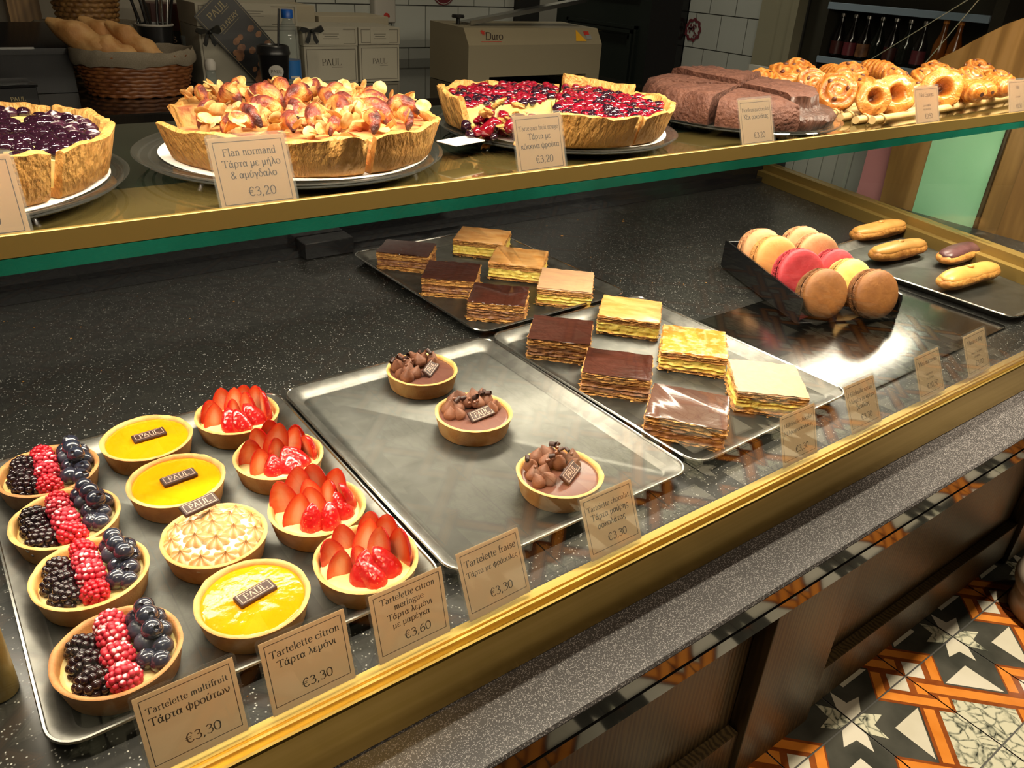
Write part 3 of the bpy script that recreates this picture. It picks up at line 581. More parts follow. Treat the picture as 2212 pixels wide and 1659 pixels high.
g = G(); g.tube([(1.5, y, z) for y, z in pl[:3]], .0010, 6); g.tube([(1.5, y, z) for y, z in pl[3:]], .0010, 6); cpart(g, 'panel_edge', 'panel_edge')
# ------------------------------------------------------------------ baking trays
def tray(x, y, rz, label, w=.325, d=.413, wall=.013):
    t = thing('baking_tray', label, 'tray', (x, y, -.0155), rz, 'dark metal baking trays on the deck')
    rings = [[(px, py, z) for px, py in rrect(i, i, w - i, d - i, max(.024 - i, .004), 6)] for i, z in ((.016, .0004), (.016, .0025), (.0115, .0042), (.0022, .0142))]
    rings = [[(px, py, z) for px, py in rrect(i, i, w - i, d - i, max(.024 - i * .6, .004), 6)] for i, z in ((.0150, .0003), (.0005, .0140), (.0030, .0142), (.0160, .0045), (.0185, .0025))]
    g = G(); loft(g, rings, 0, True, True, [1, 1, 1, 1, 0]); g.ob('pan', ['tray_steel', 'tray_wall'], t, angle=50)
    g = G(); g.tube([(px, py, .0145) for px, py in rrect(.0, .0, w, d, .024, 6)], .0017, 6, closed=True); g.ob('rolled_rim', 'tray_rim', t)
    return t
tray(-.3329, .0013, .0045, 'dark baking tray holding the berry, lemon and strawberry tartlets')
tray(0.0, 0.0, .0091, 'dark baking tray with three chocolate tartlets on it')
tray(.3376, .0044, .0314, 'dark baking tray of mille-feuilles nearest the front, six pieces')
tray(.3187, .4337, .031, 'dark baking tray of mille-feuilles at the back of the deck')
tray(1.175, .018, .02, 'grey baking tray with four eclairs at the far end', .345, .405)
t = thing('steel_sheet', 'bright brushed steel sheet under the macaron stand reflecting the lights', 'tray', (.668, .012, -.0155), .015)
g = G(); rbox(g, 0, 0, 0, .49, .30, .0025, .01, .0006, n=5); g.ob('sheet', 'sheet_steel', t)
# ------------------------------------------------------------------ shared food meshes
TZ = -.0129
def drupe(seed, r, h, rows, dr, m):
    """aggregate berry: drupelets packed on an egg shape"""
    g = G(); rnd = random.Random(seed); g.ball((0, 0, h * .5), (r * .86, r * .86, h * .48), 12, 8)
    for j in range(rows):
        t = (j + .5) / rows; ph = PI * (t * .93 + .02); rr = r * math.sin(ph) ** .8; zz = h * (.5 + .5 * math.cos(ph)); n = max(1, int(2 * PI * rr / (dr * 1.75)))
        for i in range(n):
            a = 2 * PI * (i + .5 * (j % 2)) / n + rnd.uniform(-.12, .12); q = dr * rnd.uniform(.88, 1.12)
            g.ball((rr * .93 * math.cos(a), rr * .93 * math.sin(a), zz), (q, q, q), 7, 5)
    return g.mesh('drupelet_berry', [m], 80)
RASP = [drupe(s, .0088, .0185, 7, .0026, m) for s, m in ((1, 'raspberry'), (2, 'raspberry_sugared'), (3, 'raspberry_sugared'))]
BLACK = [drupe(s, .0102, .0200, 6, .0034, 'blackberry') for s in (4, 5)]
BS = 1.14
def blueb(m):
    g = G(); R = .0078
    g.lathe([(0, -.92 * R), (.4 * R, -.88 * R), (.8 * R, -.55 * R), (R, 0), (.86 * R, .52 * R), (.55 * R, .82 * R), (.36 * R, .90 * R), (.30 * R, .96 * R), (.24 * R, .86 * R), (.1 * R, .74 * R), (0, .72 * R)], 16, 0,
            fn=lambda r, z, t, j: (r * (1 + (.14 * math.cos(5 * t) if j == 7 else 0)), z))
    return g.mesh('blueberry', [m], 60)
BLUE = [blueb('blueberry'), blueb('blueberry_sugared')]
def straw(seed, Wd=.0105, D=.0085, H=.026):
    """a cut strawberry: rounded red skin behind a flat pale-hearted face"""
    g = G(); rnd = random.Random(seed); n = 12; m_ = 9; vs = []
    R = lambda t: Wd * ((1 - t) ** .62) * ((t + .10) ** .30) * 1.28
    for j in range(n + 1):
        t = j / n
        for i in range(m_ + 1):
            a = PI * i / m_; vs.append((R(t) * math.cos(a), D / Wd * R(t) * math.sin(a) * (1 + .06 * math.sin(5 * t + seed)), H * t))
    fs = [(j * (m_ + 1) + i, j * (m_ + 1) + i + 1, (j + 1) * (m_ + 1) + i + 1, (j + 1) * (m_ + 1) + i) for j in range(n) for i in range(m_)]
    g.add(vs, fs, 0)
    vs = []; ks = []
    for j in range(n + 1):
        t = j / n
        for q, k in ((-1, 0), (-.72, .35), (-.3, .85), (0, 1), (.3, .85), (.72, .35), (1, 0)):
            vs.append((q * R(t), -.0004 * (1 - abs(q)), H * t)); ks.append(k * (0.25 + .75 * math.sin(PI * min(1, t * 1.08)) ** .7))
    g.add(vs, [(j * 7 + i, (j + 1) * 7 + i, (j + 1) * 7 + i + 1, j * 7 + i + 1) for j in range(n) for i in range(6)], 1, ks)
    g.add([(R(0) * math.cos(PI * i / m_), D / Wd * R(0) * math.sin(PI * i / m_), 0) for i in range(m_ + 1)], [tuple(range(m_ + 1))], 0)
    return g.mesh('strawberry_slice', ['strawberry_skin', 'strawberry_flesh'], 50)
STRAW = [straw(1, .0122, .0105, .0270), straw(2, .0134, .0095, .0295), straw(3, .0114, .0110, .0245)]
def crust_mesh(seed, r=.0482, h=.0248, dark=False):
    g = G()
    def fn(rr, z, t, j):
        if rr < r * .7: return rr, z
        q = noise.noise(Vector((math.cos(t) * 2.2 + seed * 5, math.sin(t) * 2.2, j * .25))); q2 = noise.noise(Vector((math.cos(t) * 7 + seed, math.sin(t) * 7, 3)))
        return rr + .0008 * q + .0003 * q2, z + (.0007 * q + .0006 * q2 if 2 <= j <= 6 else 0)
    P = [(0, 0), (r * .865, 0), (r * .89, .0015), (r * .985, h - .002), (r, h - .0004), (r - .0012, h + .0004), (r - .0036, h), (r - .0052, h - .003), (r - .0070, h - .014), (0, h - .014)]
    return g.lathe(P, 64, 0, fn) and g.mesh('crust', ['tart_crust_dark' if dark else 'tart_crust'], 60)
CRUST = [crust_mesh(s) for s in (1, 2, 3)]; CRUSTD = [crust_mesh(s, dark=True) for s in (4, 5)]
def disc_fill(r, z, dome, mat_, seed=0, rough=.0, n=48):
    g = G()
    P = [(r * q, z + dome * (1 - q ** 4)) for q in (1, .97, .9, .75, .5, .25, 0)]; P[0] = (r, z - .002)
    g.lathe(P, n, 0, fn=lambda rr, zz, t, j: (rr, zz + rough * noise.noise(Vector((rr * 160 * math.cos(t), rr * 160 * math.sin(t), seed)))))
    return g.mesh('filling', [mat_], 60)
CUST = disc_fill(.0425, .0160, .0012, 'custard', 3, .0022); LEM = disc_fill(.0445, .0215, .0012, 'lemon_curd', 1, .0006); GAN = disc_fill(.0440, .0205, .0003, 'ganache')
def plaque_mesh():
    g = G(); rbox(g, -.0175, -.0072, 0, .0175, .0072, .0042, .0012, .0009)
    h = G(); frame(h, -.0150, -.0052, .0150, .0052, .0006, 0, .00435); text(h, 'PAUL', 0, -.0029, .0088, 0, .00438, 11, 5)
    return g.mesh('chocolate_plaque', ['dark_choc'], 30), h.mesh('lettering', ['plaque_text'], 30)
PLQ, PLT = plaque_mesh()
def plaque(t, T): put('lettering', PLT, put('chocolate_plaque', PLQ, t, T))
# berry tartlets
def berry_tart(x, y, label, seed, sugar_):
    rnd = random.Random(seed)
    t = thing('berry_tartlet', label, 'tartlet', (x, y, TZ), rnd.uniform(-.06, .06), 'mixed berry tartlets')
    put('crust', CRUSTD[seed % 2] if seed in (1, 4) else CRUST[seed % 3], t, T3(rz=seed)); put('custard', CUST, t, T3(rz=seed))
    J = lambda s=.0012: rnd.uniform(-s, s)
    for i in range(3): put('blackberry', BLACK[i % 2], t, T3((-.0250 + abs(i - 1) * .003 + J(), .020 - i * .0205 + J(), .0185), rx=rnd.uniform(.8, 1.6), rz=rnd.uniform(0, 6), s=1.10 * rnd.uniform(.95, 1.06)) @ T3((0, 0, -.0085)))
    for i in range(4):
        put('raspberry', RASP[(i + (0 if sugar_ else 0)) % 3 if not sugar_ else 1 + i % 2], t, T3((-.001 + J(), .030 - i * .0200 + J(), .0235 + (.003 if i in (1, 2) else 0)), rx=rnd.uniform(.2, .7), ry=rnd.uniform(-.3, .3), rz=rnd.uniform(0, 6), s=rnd.uniform(1.10, 1.22)) @ T3((0, 0, -.009)))
    for i, (bx, by, bz) in enumerate(((.0185, .026, .025), (.033, .018, .0245), (.019, .011, .026), (.0345, .003, .0245), (.0205, -.005, .025), (.031, -.0125, .0235), (.0175, -.020, .0235), (.026, .011, .0365), (.0275, -.0035, .0360), (.0255, .024, .0355), (.0255, -.026, .0225))):
        put('blueberry', BLUE[1 if sugar_ and i in (2, 4) or i == 2 else 0], t, T3((bx + J(), by + J(), bz), rx=rnd.uniform(-.9, .9), ry=rnd.uniform(-.9, .9), s=rnd.uniform(1.05, 1.22)))
    return t
berry_tart(-.2777, .3516, 'mixed berry tartlet at the back of its row, next to the first lemon tartlet', 1, False)
berry_tart(-.2773, .2587, 'mixed berry tartlet second from the back of its row', 2, False)
berry_tart(-.2734, .1668, 'mixed berry tartlet beside the toasted meringue tartlet', 3, False)
berry_tart(-.2745, .0617, 'heavily sugared mixed berry tartlet nearest the front glass', 4, True)
def lemon_tart(x, y, label, seed, rz):
    t = thing('lemon_tartlet', label, 'tartlet', (x, y, TZ), 0, 'glazed lemon tartlets'); put('crust', CRUST[seed % 3], t, T3(rz=seed * 2)); put('lemon_filling', LEM, t, T3(rz=seed * 1.3))
    plaque(t, T3((.003, .002, .0226), rz=rz, rx=.06)); return t
lemon_tart(-.1773, .3640, 'glazed yellow lemon tartlet at the back of its row', 1, .06); lemon_tart(-.1726, .2662, 'glazed yellow lemon tartlet directly behind the meringue tartlet', 2, .10); lemon_tart(-.1667, .0618, 'glazed yellow lemon tartlet nearest the front, before the meringue', 3, .20)
# meringue tartlet
t = thing('meringue_tartlet', 'lemon tartlet topped with toasted piped meringue stars', 'tartlet', (-.1679, .1594, TZ)); put('crust', CRUST[0], t)
g = G(); rnd = random.Random(3)
g.lathe([(.0425, .019), (.040, .0245), (.030, .030), (.015, .032), (0, .0325)], 40, 0, kf=lambda j, th: 0.0)
def star(c, r, h, rot, lean):
    prof = [(1, 0), (1.05, .38), (.98, .66), (.80, .88), (.54, 1.0), (.28, 1.08), (.10, 1.22), (.03, 1.46), (0, 1.52)]
    T = Matrix.Translation(c) @ Matrix.Rotation(lean[0], 4, 'X') @ Matrix.Rotation(lean[1], 4, 'Y') @ Matrix.Rotation(rot, 4, 'Z')
    g.lathe([(r * p, h * z) for p, z in prof], 56, 0, fn=lambda rr, z, th, j: (rr * (1.08 - .30 * (1 - abs(math.cos(3.5 * th + z * 60))) ** 1.6), z * (1 - .16 * (1 - abs(math.cos(3.5 * th + z * 60))) * (1 if 1 < j < 6 else 0))), T=T,
            kf=lambda j, th: min(1, max(0, (.0, .15, .42, .58, .55, .50, .70, .9, 1)[j] * (1.45 - 1.7 * (1 - abs(math.cos(3.5 * th + 60 * prof[j][1] * h)))) + (.0, .0, .0, .0, .04, .12, .2, .3, .4)[j])))
for n_, R_ in ((1, 0), (6, .0180), (11, .0340)):
    for i in range(n_):
        a = 2 * PI * i / n_ + R_ * 20; x_, y_ = R_ * math.cos(a), R_ * math.sin(a)
        star((x_, y_, .0300 - R_ * R_ * 8.5), .0112, .0086, rnd.uniform(0, 3), (-y_ * 9, x_ * 9))
g.ob('meringue', 'meringue', t, 70); plaque(t, T3((-.004, .0235, .0440), rz=.2, rx=.25))
# strawberry tartlets
def straw_tart(x, y, label, seed):
    rnd = random.Random(seed * 11)
    t = thing('strawberry_tartlet', label, 'tartlet', (x, y, TZ), rnd.uniform(-.15, .15), 'strawberry tartlets'); put('crust', CRUST[(seed + 1) % 3], t, T3(rz=seed)); put('custard', CUST, t, T3(rz=seed + 1))
    # (bearing, distance, direction the cut face looks, lean towards that direction, size, mesh)
    rows = [(105, .0270, -120, -.10, 1.38, 1), (66, .0290, -110, -.05, 1.45, 1), (28, .0280, -135, -.10, 1.36, 0), (150, .0275, -100, -.15, 1.34, 1), (-12, .0280, 175, .10, 1.36, 0), (-165, .0270, -95, -.25, 1.28, 1), (85, .0090, -118, -.45, 1.30, 2),
            (-125, .0250, 60, .55, 1.12, 0), (-88, .0275, 100, .70, 1.15, 2), (-48, .0275, 120, .60, 1.18, 0), (-115, .0070, -70, -.20, 1.22, 1), (10, .0110, -160, -.2, 1.25, 2)]
    for b, d, F, lean, s, mi in rows:
        b = math.radians(b + rnd.uniform(-9, 9)); F = math.radians(F + rnd.uniform(-22, 22)); lean += rnd.uniform(-.15, .15); z = .0112 + (.004 if d < .02 else 0); d *= 1.06; s *= 1.13
        put('strawberry_slice', STRAW[(mi + seed) % 3], t, T3((d * math.cos(b), d * math.sin(b), z)) @ Matrix.Rotation(F + PI / 2, 4, 'Z') @ Matrix.Rotation(lean, 4, 'X') @ Matrix.Rotation(rnd.uniform(-.2, .2), 4, 'Y') @ T3(s=(s * .94, s * .9, s * rnd.uniform(.86, .98))))
    return t
straw_tart(-.0758, .3640, 'strawberry tartlet at the back of its row, one pale slice on top', 1); straw_tart(-.0671, .2560, 'strawberry tartlet second from the back, behind two others', 2)
straw_tart(-.0691, .1493, 'strawberry tartlet to the side of the toasted meringue tartlet', 3); straw_tart(-.063, .0542, 'strawberry tartlet nearest the front, beside the last lemon tartlet', 4)
# chocolate tartlets
def dollop(seed):
    g = G(); rnd = random.Random(seed)
    g.lathe([(.0070, 0), (.0084, .0025), (.0080, .006), (.0056, .010), (.0028, .0135), (.0010, .016), (0, .0168)], 18, 0, fn=lambda r, z, th, j: (r * (1 + .06 * noise.noise(Vector((math.cos(th) * 2, math.sin(th) * 2, seed + z * 200)))), z))
    return g.mesh('cream_dollop', ['choc_mousse'], 60)
DOL = [dollop(s) for s in (1, 2, 3)]
def curl():
    g = G(); vs = []
    for i in range(15):
        a = i * .62; r = .0026 - i * .00005
        for z in (-.0035, .0035): vs.append((r * math.cos(a), z, r * math.sin(a)))
    g.add(vs, [(2 * i, 2 * i + 1, 2 * i + 3, 2 * i + 2) for i in range(14)], 0)
    vs2 = [(x * .72, y, z * .72) for x, y, z in vs]; g.add(vs2, [(2 * i, 2 * i + 2, 2 * i + 3, 2 * i + 1) for i in range(14)], 0)
    return g.mesh('chocolate_curl', ['dark_choc'], 60)
CURL = curl(); g = G(); g.ball((0, 0, 0), .0022, 10, 7); PEARL = g.mesh('chocolate_pearl', ['choc_pearl'], 80)
def choc_tart(x, y, label, seed):
    rnd = random.Random(seed * 5); t = thing('chocolate_tartlet', label, 'tartlet', (x, y, TZ), (.32, -.30, .12)[seed - 1], 'chocolate tartlets'); put('crust', CRUST[seed % 3], t, T3(rz=seed)); put('ganache', GAN, t)
    pts = [(-.032, .000), (-.019, -.002), (-.030, .014), (-.016, .013), (-.021, .028), (-.004, .021), (-.006, .035), (.010, .012), (.010, .030), (.023, .022), (.032, .010), (.025, .002), (.020, .034)]
    for i, (px, py) in enumerate(pts):
        put('cream_dollop', DOL[i % 3], t, T3((px * .94, py * .94, .0196 + (.004 if 3 < i < 9 else 0)), rx=rnd.uniform(-.35, .35), ry=rnd.uniform(-.35, .35), rz=rnd.uniform(0, 6), s=rnd.uniform(.95, 1.15)))
    for i in range(6):
        put('chocolate_curl', CURL, t, T3((rnd.uniform(-.027, .027), rnd.uniform(.010, .032), .0355 + rnd.uniform(0, .003)), rx=rnd.uniform(-.8, .8), rz=rnd.uniform(0, 3), s=rnd.uniform(.9, 1.25)))
    for i in range(7): put('chocolate_pearl', PEARL, t, T3((rnd.uniform(-.028, .028), rnd.uniform(.004, .028), .0345 + rnd.uniform(0, .003))))
    plaque(t, T3((.006, -.008, .0245), rz=.35, rx=.62, ry=-.05)); return t
choc_tart(.1712, .3523, 'chocolate tartlet at the back of its tray', 1); choc_tart(.1685, .2222, 'chocolate tartlet in the middle of its tray, bare glossy side exposed', 2); choc_tart(.1779, .0655, 'chocolate tartlet near the front glass behind its price card', 3)
# ------------------------------------------------------------------ mille-feuilles
def slab(g, w, d, z0, z1, amp, seed, m, nz=4, inset=0.0, per=26, top=True):
    n = per; base = []
    for i in range(n): base.append((-w / 2 + w * i / n, -d / 2, 0, -1))
    for i in range(n): base.append((w / 2, -d / 2 + d * i / n, 1, 0))
    for i in range(n): base.append((w / 2 - w * i / n, d / 2, 0, 1))
    for i in range(n): base.append((-w / 2, d / 2 - d * i / n, -1, 0))
    rings = []
    for j in range(nz + 1):
        z = z0 + (z1 - z0) * j / nz; ring = []
        for x, y, nx, ny in base:
            q = (noise.noise(Vector((x * 90 + seed, y * 90, j * .9 + seed))) + .7 * noise.noise(Vector((x * 320 + seed, y * 320, j * 2.1)))) * amp - inset + amp * .55 * math.sin(j * 2.6 + seed)
            ring.append((x + nx * q, y + ny * q, z + (.0013 * noise.noise(Vector((x * 60, y * 60, seed + (z1 > .03)))) if 0 < j else 0)))
        rings.append(ring)
    return loft(g, rings, m)
def mille(label, x, y, rz, w, d, kind, glaze, seed, grp):
    t = thing('mille_feuille', label, 'pastry slice', (x, y, TZ), rz, grp)
    g = G(); slab(g, w, d, 0, .0060, .0034, seed, 0, 4); g.ob('bottom_pastry', 'flaky', t, 50)
    g = G(); slab(g, w * .985, d * .985, .0060, .0225 if kind == 'v' else .020, .0026, seed + 4, 0, 6); g.ob('cream', 'vanilla_cream' if kind == 'v' else 'choco_cream', t, 60)
    if kind == 'c':
        g = G(); slab(g, w * .985, d * .985, .0125, .0150, .0016, seed + 6, 0, 2); g.ob('middle_pastry', 'flaky', t, 50)
    g = G(); slab(g, w * 1.0, d * 1.0, .0222 if kind == 'v' else .0198, .0312, .0028, seed + 9, 0, 6); g.ob('top_pastry', 'flaky', t, 50)
    g = G(); slab(g, w * 1.0, d * 1.0, .0306, .0330, .0014, seed + 2, 0, 2); g.ob('icing', glaze, t, 50)
    g = G(); rnd = random.Random(seed)
    for i in range(14):
        s_ = rnd.choice((0, 1, 2, 3)); u = rnd.uniform(-.5, .5); px, py = ((u * w, -d / 2 - .002), (w / 2 + .002, u * d), (u * w, d / 2 + .002), (-w / 2 - .002, u * d))[s_]
        g.ball((px + rnd.uniform(-.003, .003), py + rnd.uniform(-.003, .003), .0008), (rnd.uniform(.001, .003), rnd.uniform(.001, .0025), .0007), 6, 4)
    o = g.ob('flakes', 'flaky', t); o['kind'] = 'stuff'
    return t
GC, GV = 'chocolate mille-feuilles', 'vanilla mille-feuilles'
mille('chocolate mille-feuille at the back of the front tray, glossy reddish icing', .4074, .3448, -.77, .090, .086, 'c', 'choc_icing', 1, GC)
mille('chocolate mille-feuille in the middle of the front tray, torn back corner', .4052, .2166, -.82, .092, .078, 'c', 'choc_icing', 2, GC)
mille('chocolate mille-feuille nearest the front glass, pale matt icing', .4036, .0840, -.92, .098, .088, 'c', 'choc_icing_pale', 3, GC)
mille('vanilla mille-feuille at the back of the front tray, light caramel glaze', .5593, .3521, -.83, .096, .088, 'v', 'caramel_glaze', 4, GV)
mille('vanilla mille-feuille in the middle of the front tray, bubbly burnt glaze', .558, .2144, -.83, .094, .096, 'v', 'burnt_glaze', 5, GV)
mille('vanilla mille-feuille nearest the front glass, pinkish sugar glaze', .5569, .0800, -.74, .093, .096, 'v', 'sugar_glaze', 6, GV)
mille('chocolate mille-feuille furthest back on the rear tray', .3859, .7747, -.76, .096, .074, 'c', 'choc_icing', 7, GC)
mille('chocolate mille-feuille in the middle of the rear tray', .3955, .6329, -.70, .092, .088, 'c', 'choc_icing', 8, GC)
mille('chocolate mille-feuille at the near end of the rear tray', .4059, .5045, -.73, .092, .084, 'c', 'choc_icing', 9, GC)
mille('vanilla mille-feuille furthest back on the rear tray', .5564, .7733, -.79, .100, .090, 'v', 'caramel_glaze', 10, GV)
mille('vanilla mille-feuille in the middle of the rear tray', .5463, .6379, -.80, .098, .092, 'v', 'caramel_glaze', 11, GV)
mille('vanilla mille-feuille at the near end of the rear tray', .5478, .502, -.75, .092, .098, 'v', 'sugar_glaze', 12, GV)
# ------------------------------------------------------------------ macaron stand and macarons
BX, BY, BR = .8214, .2163, -.407     # front corner of the left wall; local x across the front, local y to the back
t = thing('macaron_stand', 'black open-fronted display stand with two lanes of macarons', 'stand', (BX, BY, -.0128), BR)
g = G(); rbox(g, 0, 0, 0, .196, .285, .003, .002, .0006); g.ob('base', 'gloss_black', t)
for k, x in enumerate((0, .0965, .1925)):
    g = G(); T_ = Matrix(((1, 0, 0, x), (0, 1, 0, 0), (0, 0, 1, 0), (0, 0, 0, 1)))
    hs = ((0, .038), (.004, .046), (.285, .054)) if k != 1 else ((.03, .03), (.034, .034), (.285, .046))
    pl = [(y, z) for y, z in hs] + [(hs[-1][0], .003), (hs[0][0], .003)]
    g.add([(xx, y, z) for xx in (0, .0035) for y, z in pl], [(0, 1, 2, 3, 4), (9, 8, 7, 6, 5)] + [(i, 5 + i, 5 + (i + 1) % 5, (i + 1) % 5) for i in range(5)], 0, T=T_)
    g.ob('side_wall' if k != 1 else 'divider', 'gloss_black', t)
g = G(); rbox(g, .0036, .281, .003, .1924, .285, .052, .001, .0006); g.ob('back_wall', 'gloss_black', t)
def macaron(label, lx, ly, r, colour, tw_, lean, seed, dz=0.0):
    ca, sa = math.cos(BR), math.sin(BR); wx, wy = BX + lx * ca - ly * sa, BY + lx * sa + ly * ca
    t = thing('macaron', label, 'macaron', (wx, wy, -.0095 + dz), 0, 'large macarons in the stand')
    # axis tilts up and towards the front of the stand
    A = Matrix.Translation((0, 0, r)) @ Matrix.Rotation(BR + tw_, 4, 'Z') @ Matrix.Rotation(PI / 2 - lean, 4, 'X')
    fn = lambda q: (lambda rr, z, th, j: (rr * (1 + .018 * noise.noise(Vector((math.cos(th) * 1.6 + q, math.sin(th) * 1.6, seed)))), z + (.0011 * noise.noise(Vector((rr * 90 * math.cos(th), rr * 90 * math.sin(th), seed + q))) if rr < r * .8 else 0)))
    for sg in (1, -1):
        g = G(); T_ = A @ (Matrix.Identity(4) if sg == 1 else Matrix.Rotation(PI, 4, 'X'))
        g.lathe([(r * .93, .0035), (r * 1.015, .005), (r * 1.02, .0075), (r * .99, .0094)], 72, 1, fn=lambda rr, z, th, j: (rr * (1 + .045 * noise.noise(Vector((math.cos(th) * 14, math.sin(th) * 14, j * .6 + seed)))), z), T=T_)
        g.lathe([(r * .985, .0088), (r * 1.0, .0105), (r * .985, .0135), (r * .90, .0175), (r * .70, .0205), (r * .4, .022), (0, .0225)], 48, 0, fn=fn(sg), T=T_)
        g.ob('shell', ['macaron_' + colour, 'macaron_foot_' + colour], t, 50)
    g = G(); g.lathe([(0, -.0036), (r * .90, -.0036), (r * .95, 0), (r * .90, .0036), (0, .0036)], 40, 0, T=A); g.ob('filling', 'choco_cream' if colour == 'brown' else 'macaron_foot_' + colour, t)
LX_, RX_ = .0495, .1445
macaron('coral macaron at the back of the left lane', LX_, .266 - .03, .043, 'coral', .02, .33, 1); macaron('orange apricot macaron second from the back of the left lane', LX_, .185, .044, 'apricot', .02, .33, 2)
macaron('raspberry red macaron in the left lane', LX_ + .0005, .100, .046, 'red', .02, .33, 3); macaron('brown chocolate macaron at the front of the left lane', LX_, .022, .042, 'brown', .02, .33, 4)
macaron('coral macaron at the back of the right lane', RX_, .245, .043, 'coral', .02, .33, 5); macaron('coral macaron second from the back of the right lane', RX_, .196, .044, 'coral', .02, .33, 6)
macaron('raspberry red macaron in the right lane', RX_ + .002, .135, .039, 'red', .02, .33, 7); macaron('yellow macaron in the right lane behind the brown one', RX_ - .002, .082, .039, 'yellow', .02, .33, 8)
macaron('brown chocolate macaron at the front of the right lane', RX_ - .002, .012, .042, 'brown', .02, .33, 9)
# ------------------------------------------------------------------ eclairs
def eclair(label, a, b, icing, seed, bend=0.0):
    ax, ay = a; bx, by = b; L_ = math.hypot(bx - ax, by - ay); R_ = .0255; t = thing('eclair', label, 'eclair', ((ax + bx) / 2, (ay + by) / 2, TZ + .0028), math.atan2(by - ay, bx - ax), 'eclairs on the end tray')
    def body(shr, z0, zs, lift, cut):
        g = G(); n = 22; m_ = 22; vs = []
        for i in range(n + 1):
            u = -1 + 2 * i / n; x = u * (L_ / 2 - shr); e = (1 - abs(u) ** 5) ** .5 if abs(u) < 1 else 0.0
            for j in range(m_):
                a_ = 2 * PI * j / m_; q = 1 + .05 * noise.noise(Vector((u * 4, math.cos(a_), math.sin(a_) + seed)))
                yy = (R_ - shr) * e * math.cos(a_) * q; zz = math.sin(a_) * e * q
                zz = max(zz, cut); vs.append((x, yy + bend * (1 - u * u), z0 + zz * zs * (1 + .10 * math.sin(u * 5 + seed)) + lift * (1 - u * u)))
        g.add(vs, [(i * m_ + j, i * m_ + (j + 1) % m_, (i + 1) * m_ + (j + 1) % m_, (i + 1) * m_ + j) for i in range(n) for j in range(m_)], 0); return g
    body(0, .0165, .0165, 0, -1).ob('choux_shell', 'choux', t, 60); body(.0035, .0235, .0125, 0, -.25).ob('icing', icing, t, 60)
    if icing == 'coffee_icing': g = G(); g.ball((0, bend, .0372), (.0085, .0055, .0035), 12, 8); g.ob('coffee_bean', 'coffee_icing', t)
eclair('coffee eclair at the back of the end tray', (1.318, .432), (1.512, .424), 'coffee_icing', 1); eclair('coffee eclair second from the back of the end tray', (1.228, .330), (1.408, .318), 'coffee_icing', 2)
eclair('chocolate eclair with dark purplish icing on the end tray', (1.345, .243), (1.535, .240), 'choc_fondant', 3, .006); eclair('coffee eclair nearest the front on the end tray', (1.200, .168), (1.395, .156), 'coffee_icing', 4, .004)
# ------------------------------------------------------------------ the upper shelf
SZ = .2963
def plate_mesh():
    g = G(); R = .161
    g.lathe([(0, .0130), (R - .012, .0130), (R - .002, .0155), (R, .0166), (R - .0015, .0174), (R - .006, .0164), (R - .014, .0148), (0, .0148)], 80, 0)
    for k in range(14):
        r = .024 + k * .0100; g.lathe([(r + .0015 * math.cos(a), .0122 + .0013 * math.sin(a)) for a in (0, PI / 2, PI, 1.5 * PI, 2 * PI)], 64, 1)
    return g.mesh('plate', ['acrylic', 'acrylic_rib'], 50)
PLM = plate_mesh(); g = G(); g.tube([(.070, 0, .0118), (.126, 0, .0116), (.140, 0, .0104), (.147, 0, .0064), (.150, 0, .0018)], .0017, 8); LEGM = g.mesh('leg', ['acrylic'], 60)
g = G(); g.lathe([(0, .0001), (.140, .0001), (.1405, .0005), (.140, .0008), (0, .0008)], 72, 0, fn=lambda r, z, t, j: (r, z + (.0006 * math.sin(5 * t) if r > .1 else 0))); DOI = g.mesh('paper_doily', ['doily_paper'], 40)
def cake_plate(x, y, label, rot, doily=None):
    t = thing('cake_plate', label, 'cake plate', (x, y, SZ), rot, 'clear footed cake plates'); put('plate', PLM, t)
    for k in range(4): put('leg', LEGM, t, T3(rz=k * PI / 2))
    if doily: tag(put('paper_doily', DOI, None, T3((x + .004, y - .003, SZ + .0149), rz=rot)), doily, 'doily', 'white paper doilies')
cB, cF, cR, cC = (-.308, .372), (.032, .372), (.387, .375), (.745, .362)
cake_plate(-.308, .372, 'clear footed plate under the dark blueberry tart', .45, 'white paper disc under the blueberry tart'); cake_plate(.0226, .372, 'clear footed plate under the apple and almond tart', -1.0, 'white paper disc under the apple and almond tart')
cake_plate(.3925, .375, 'clear footed plate under the red fruit tart', .3, 'white paper disc under the red fruit tart'); cake_plate(.745, .362, 'clear footed plate under the chocolate cake', .0)
def sector(g, poly, a0, a1, n, m=0, fn=None, kf=None):
    g.lathe(poly + [poly[0]], n, m, fn=fn, kf=kf, a0=a0, a1=a1)
    for a in (a0, a1):
        g.add([(lambda q: (q[0] * math.cos(a), q[0] * math.sin(a), q[1]))(fn(r, z, a, j) if fn else (r, z)) for j, (r, z) in enumerate(poly)], [tuple(range(len(poly)))], m)
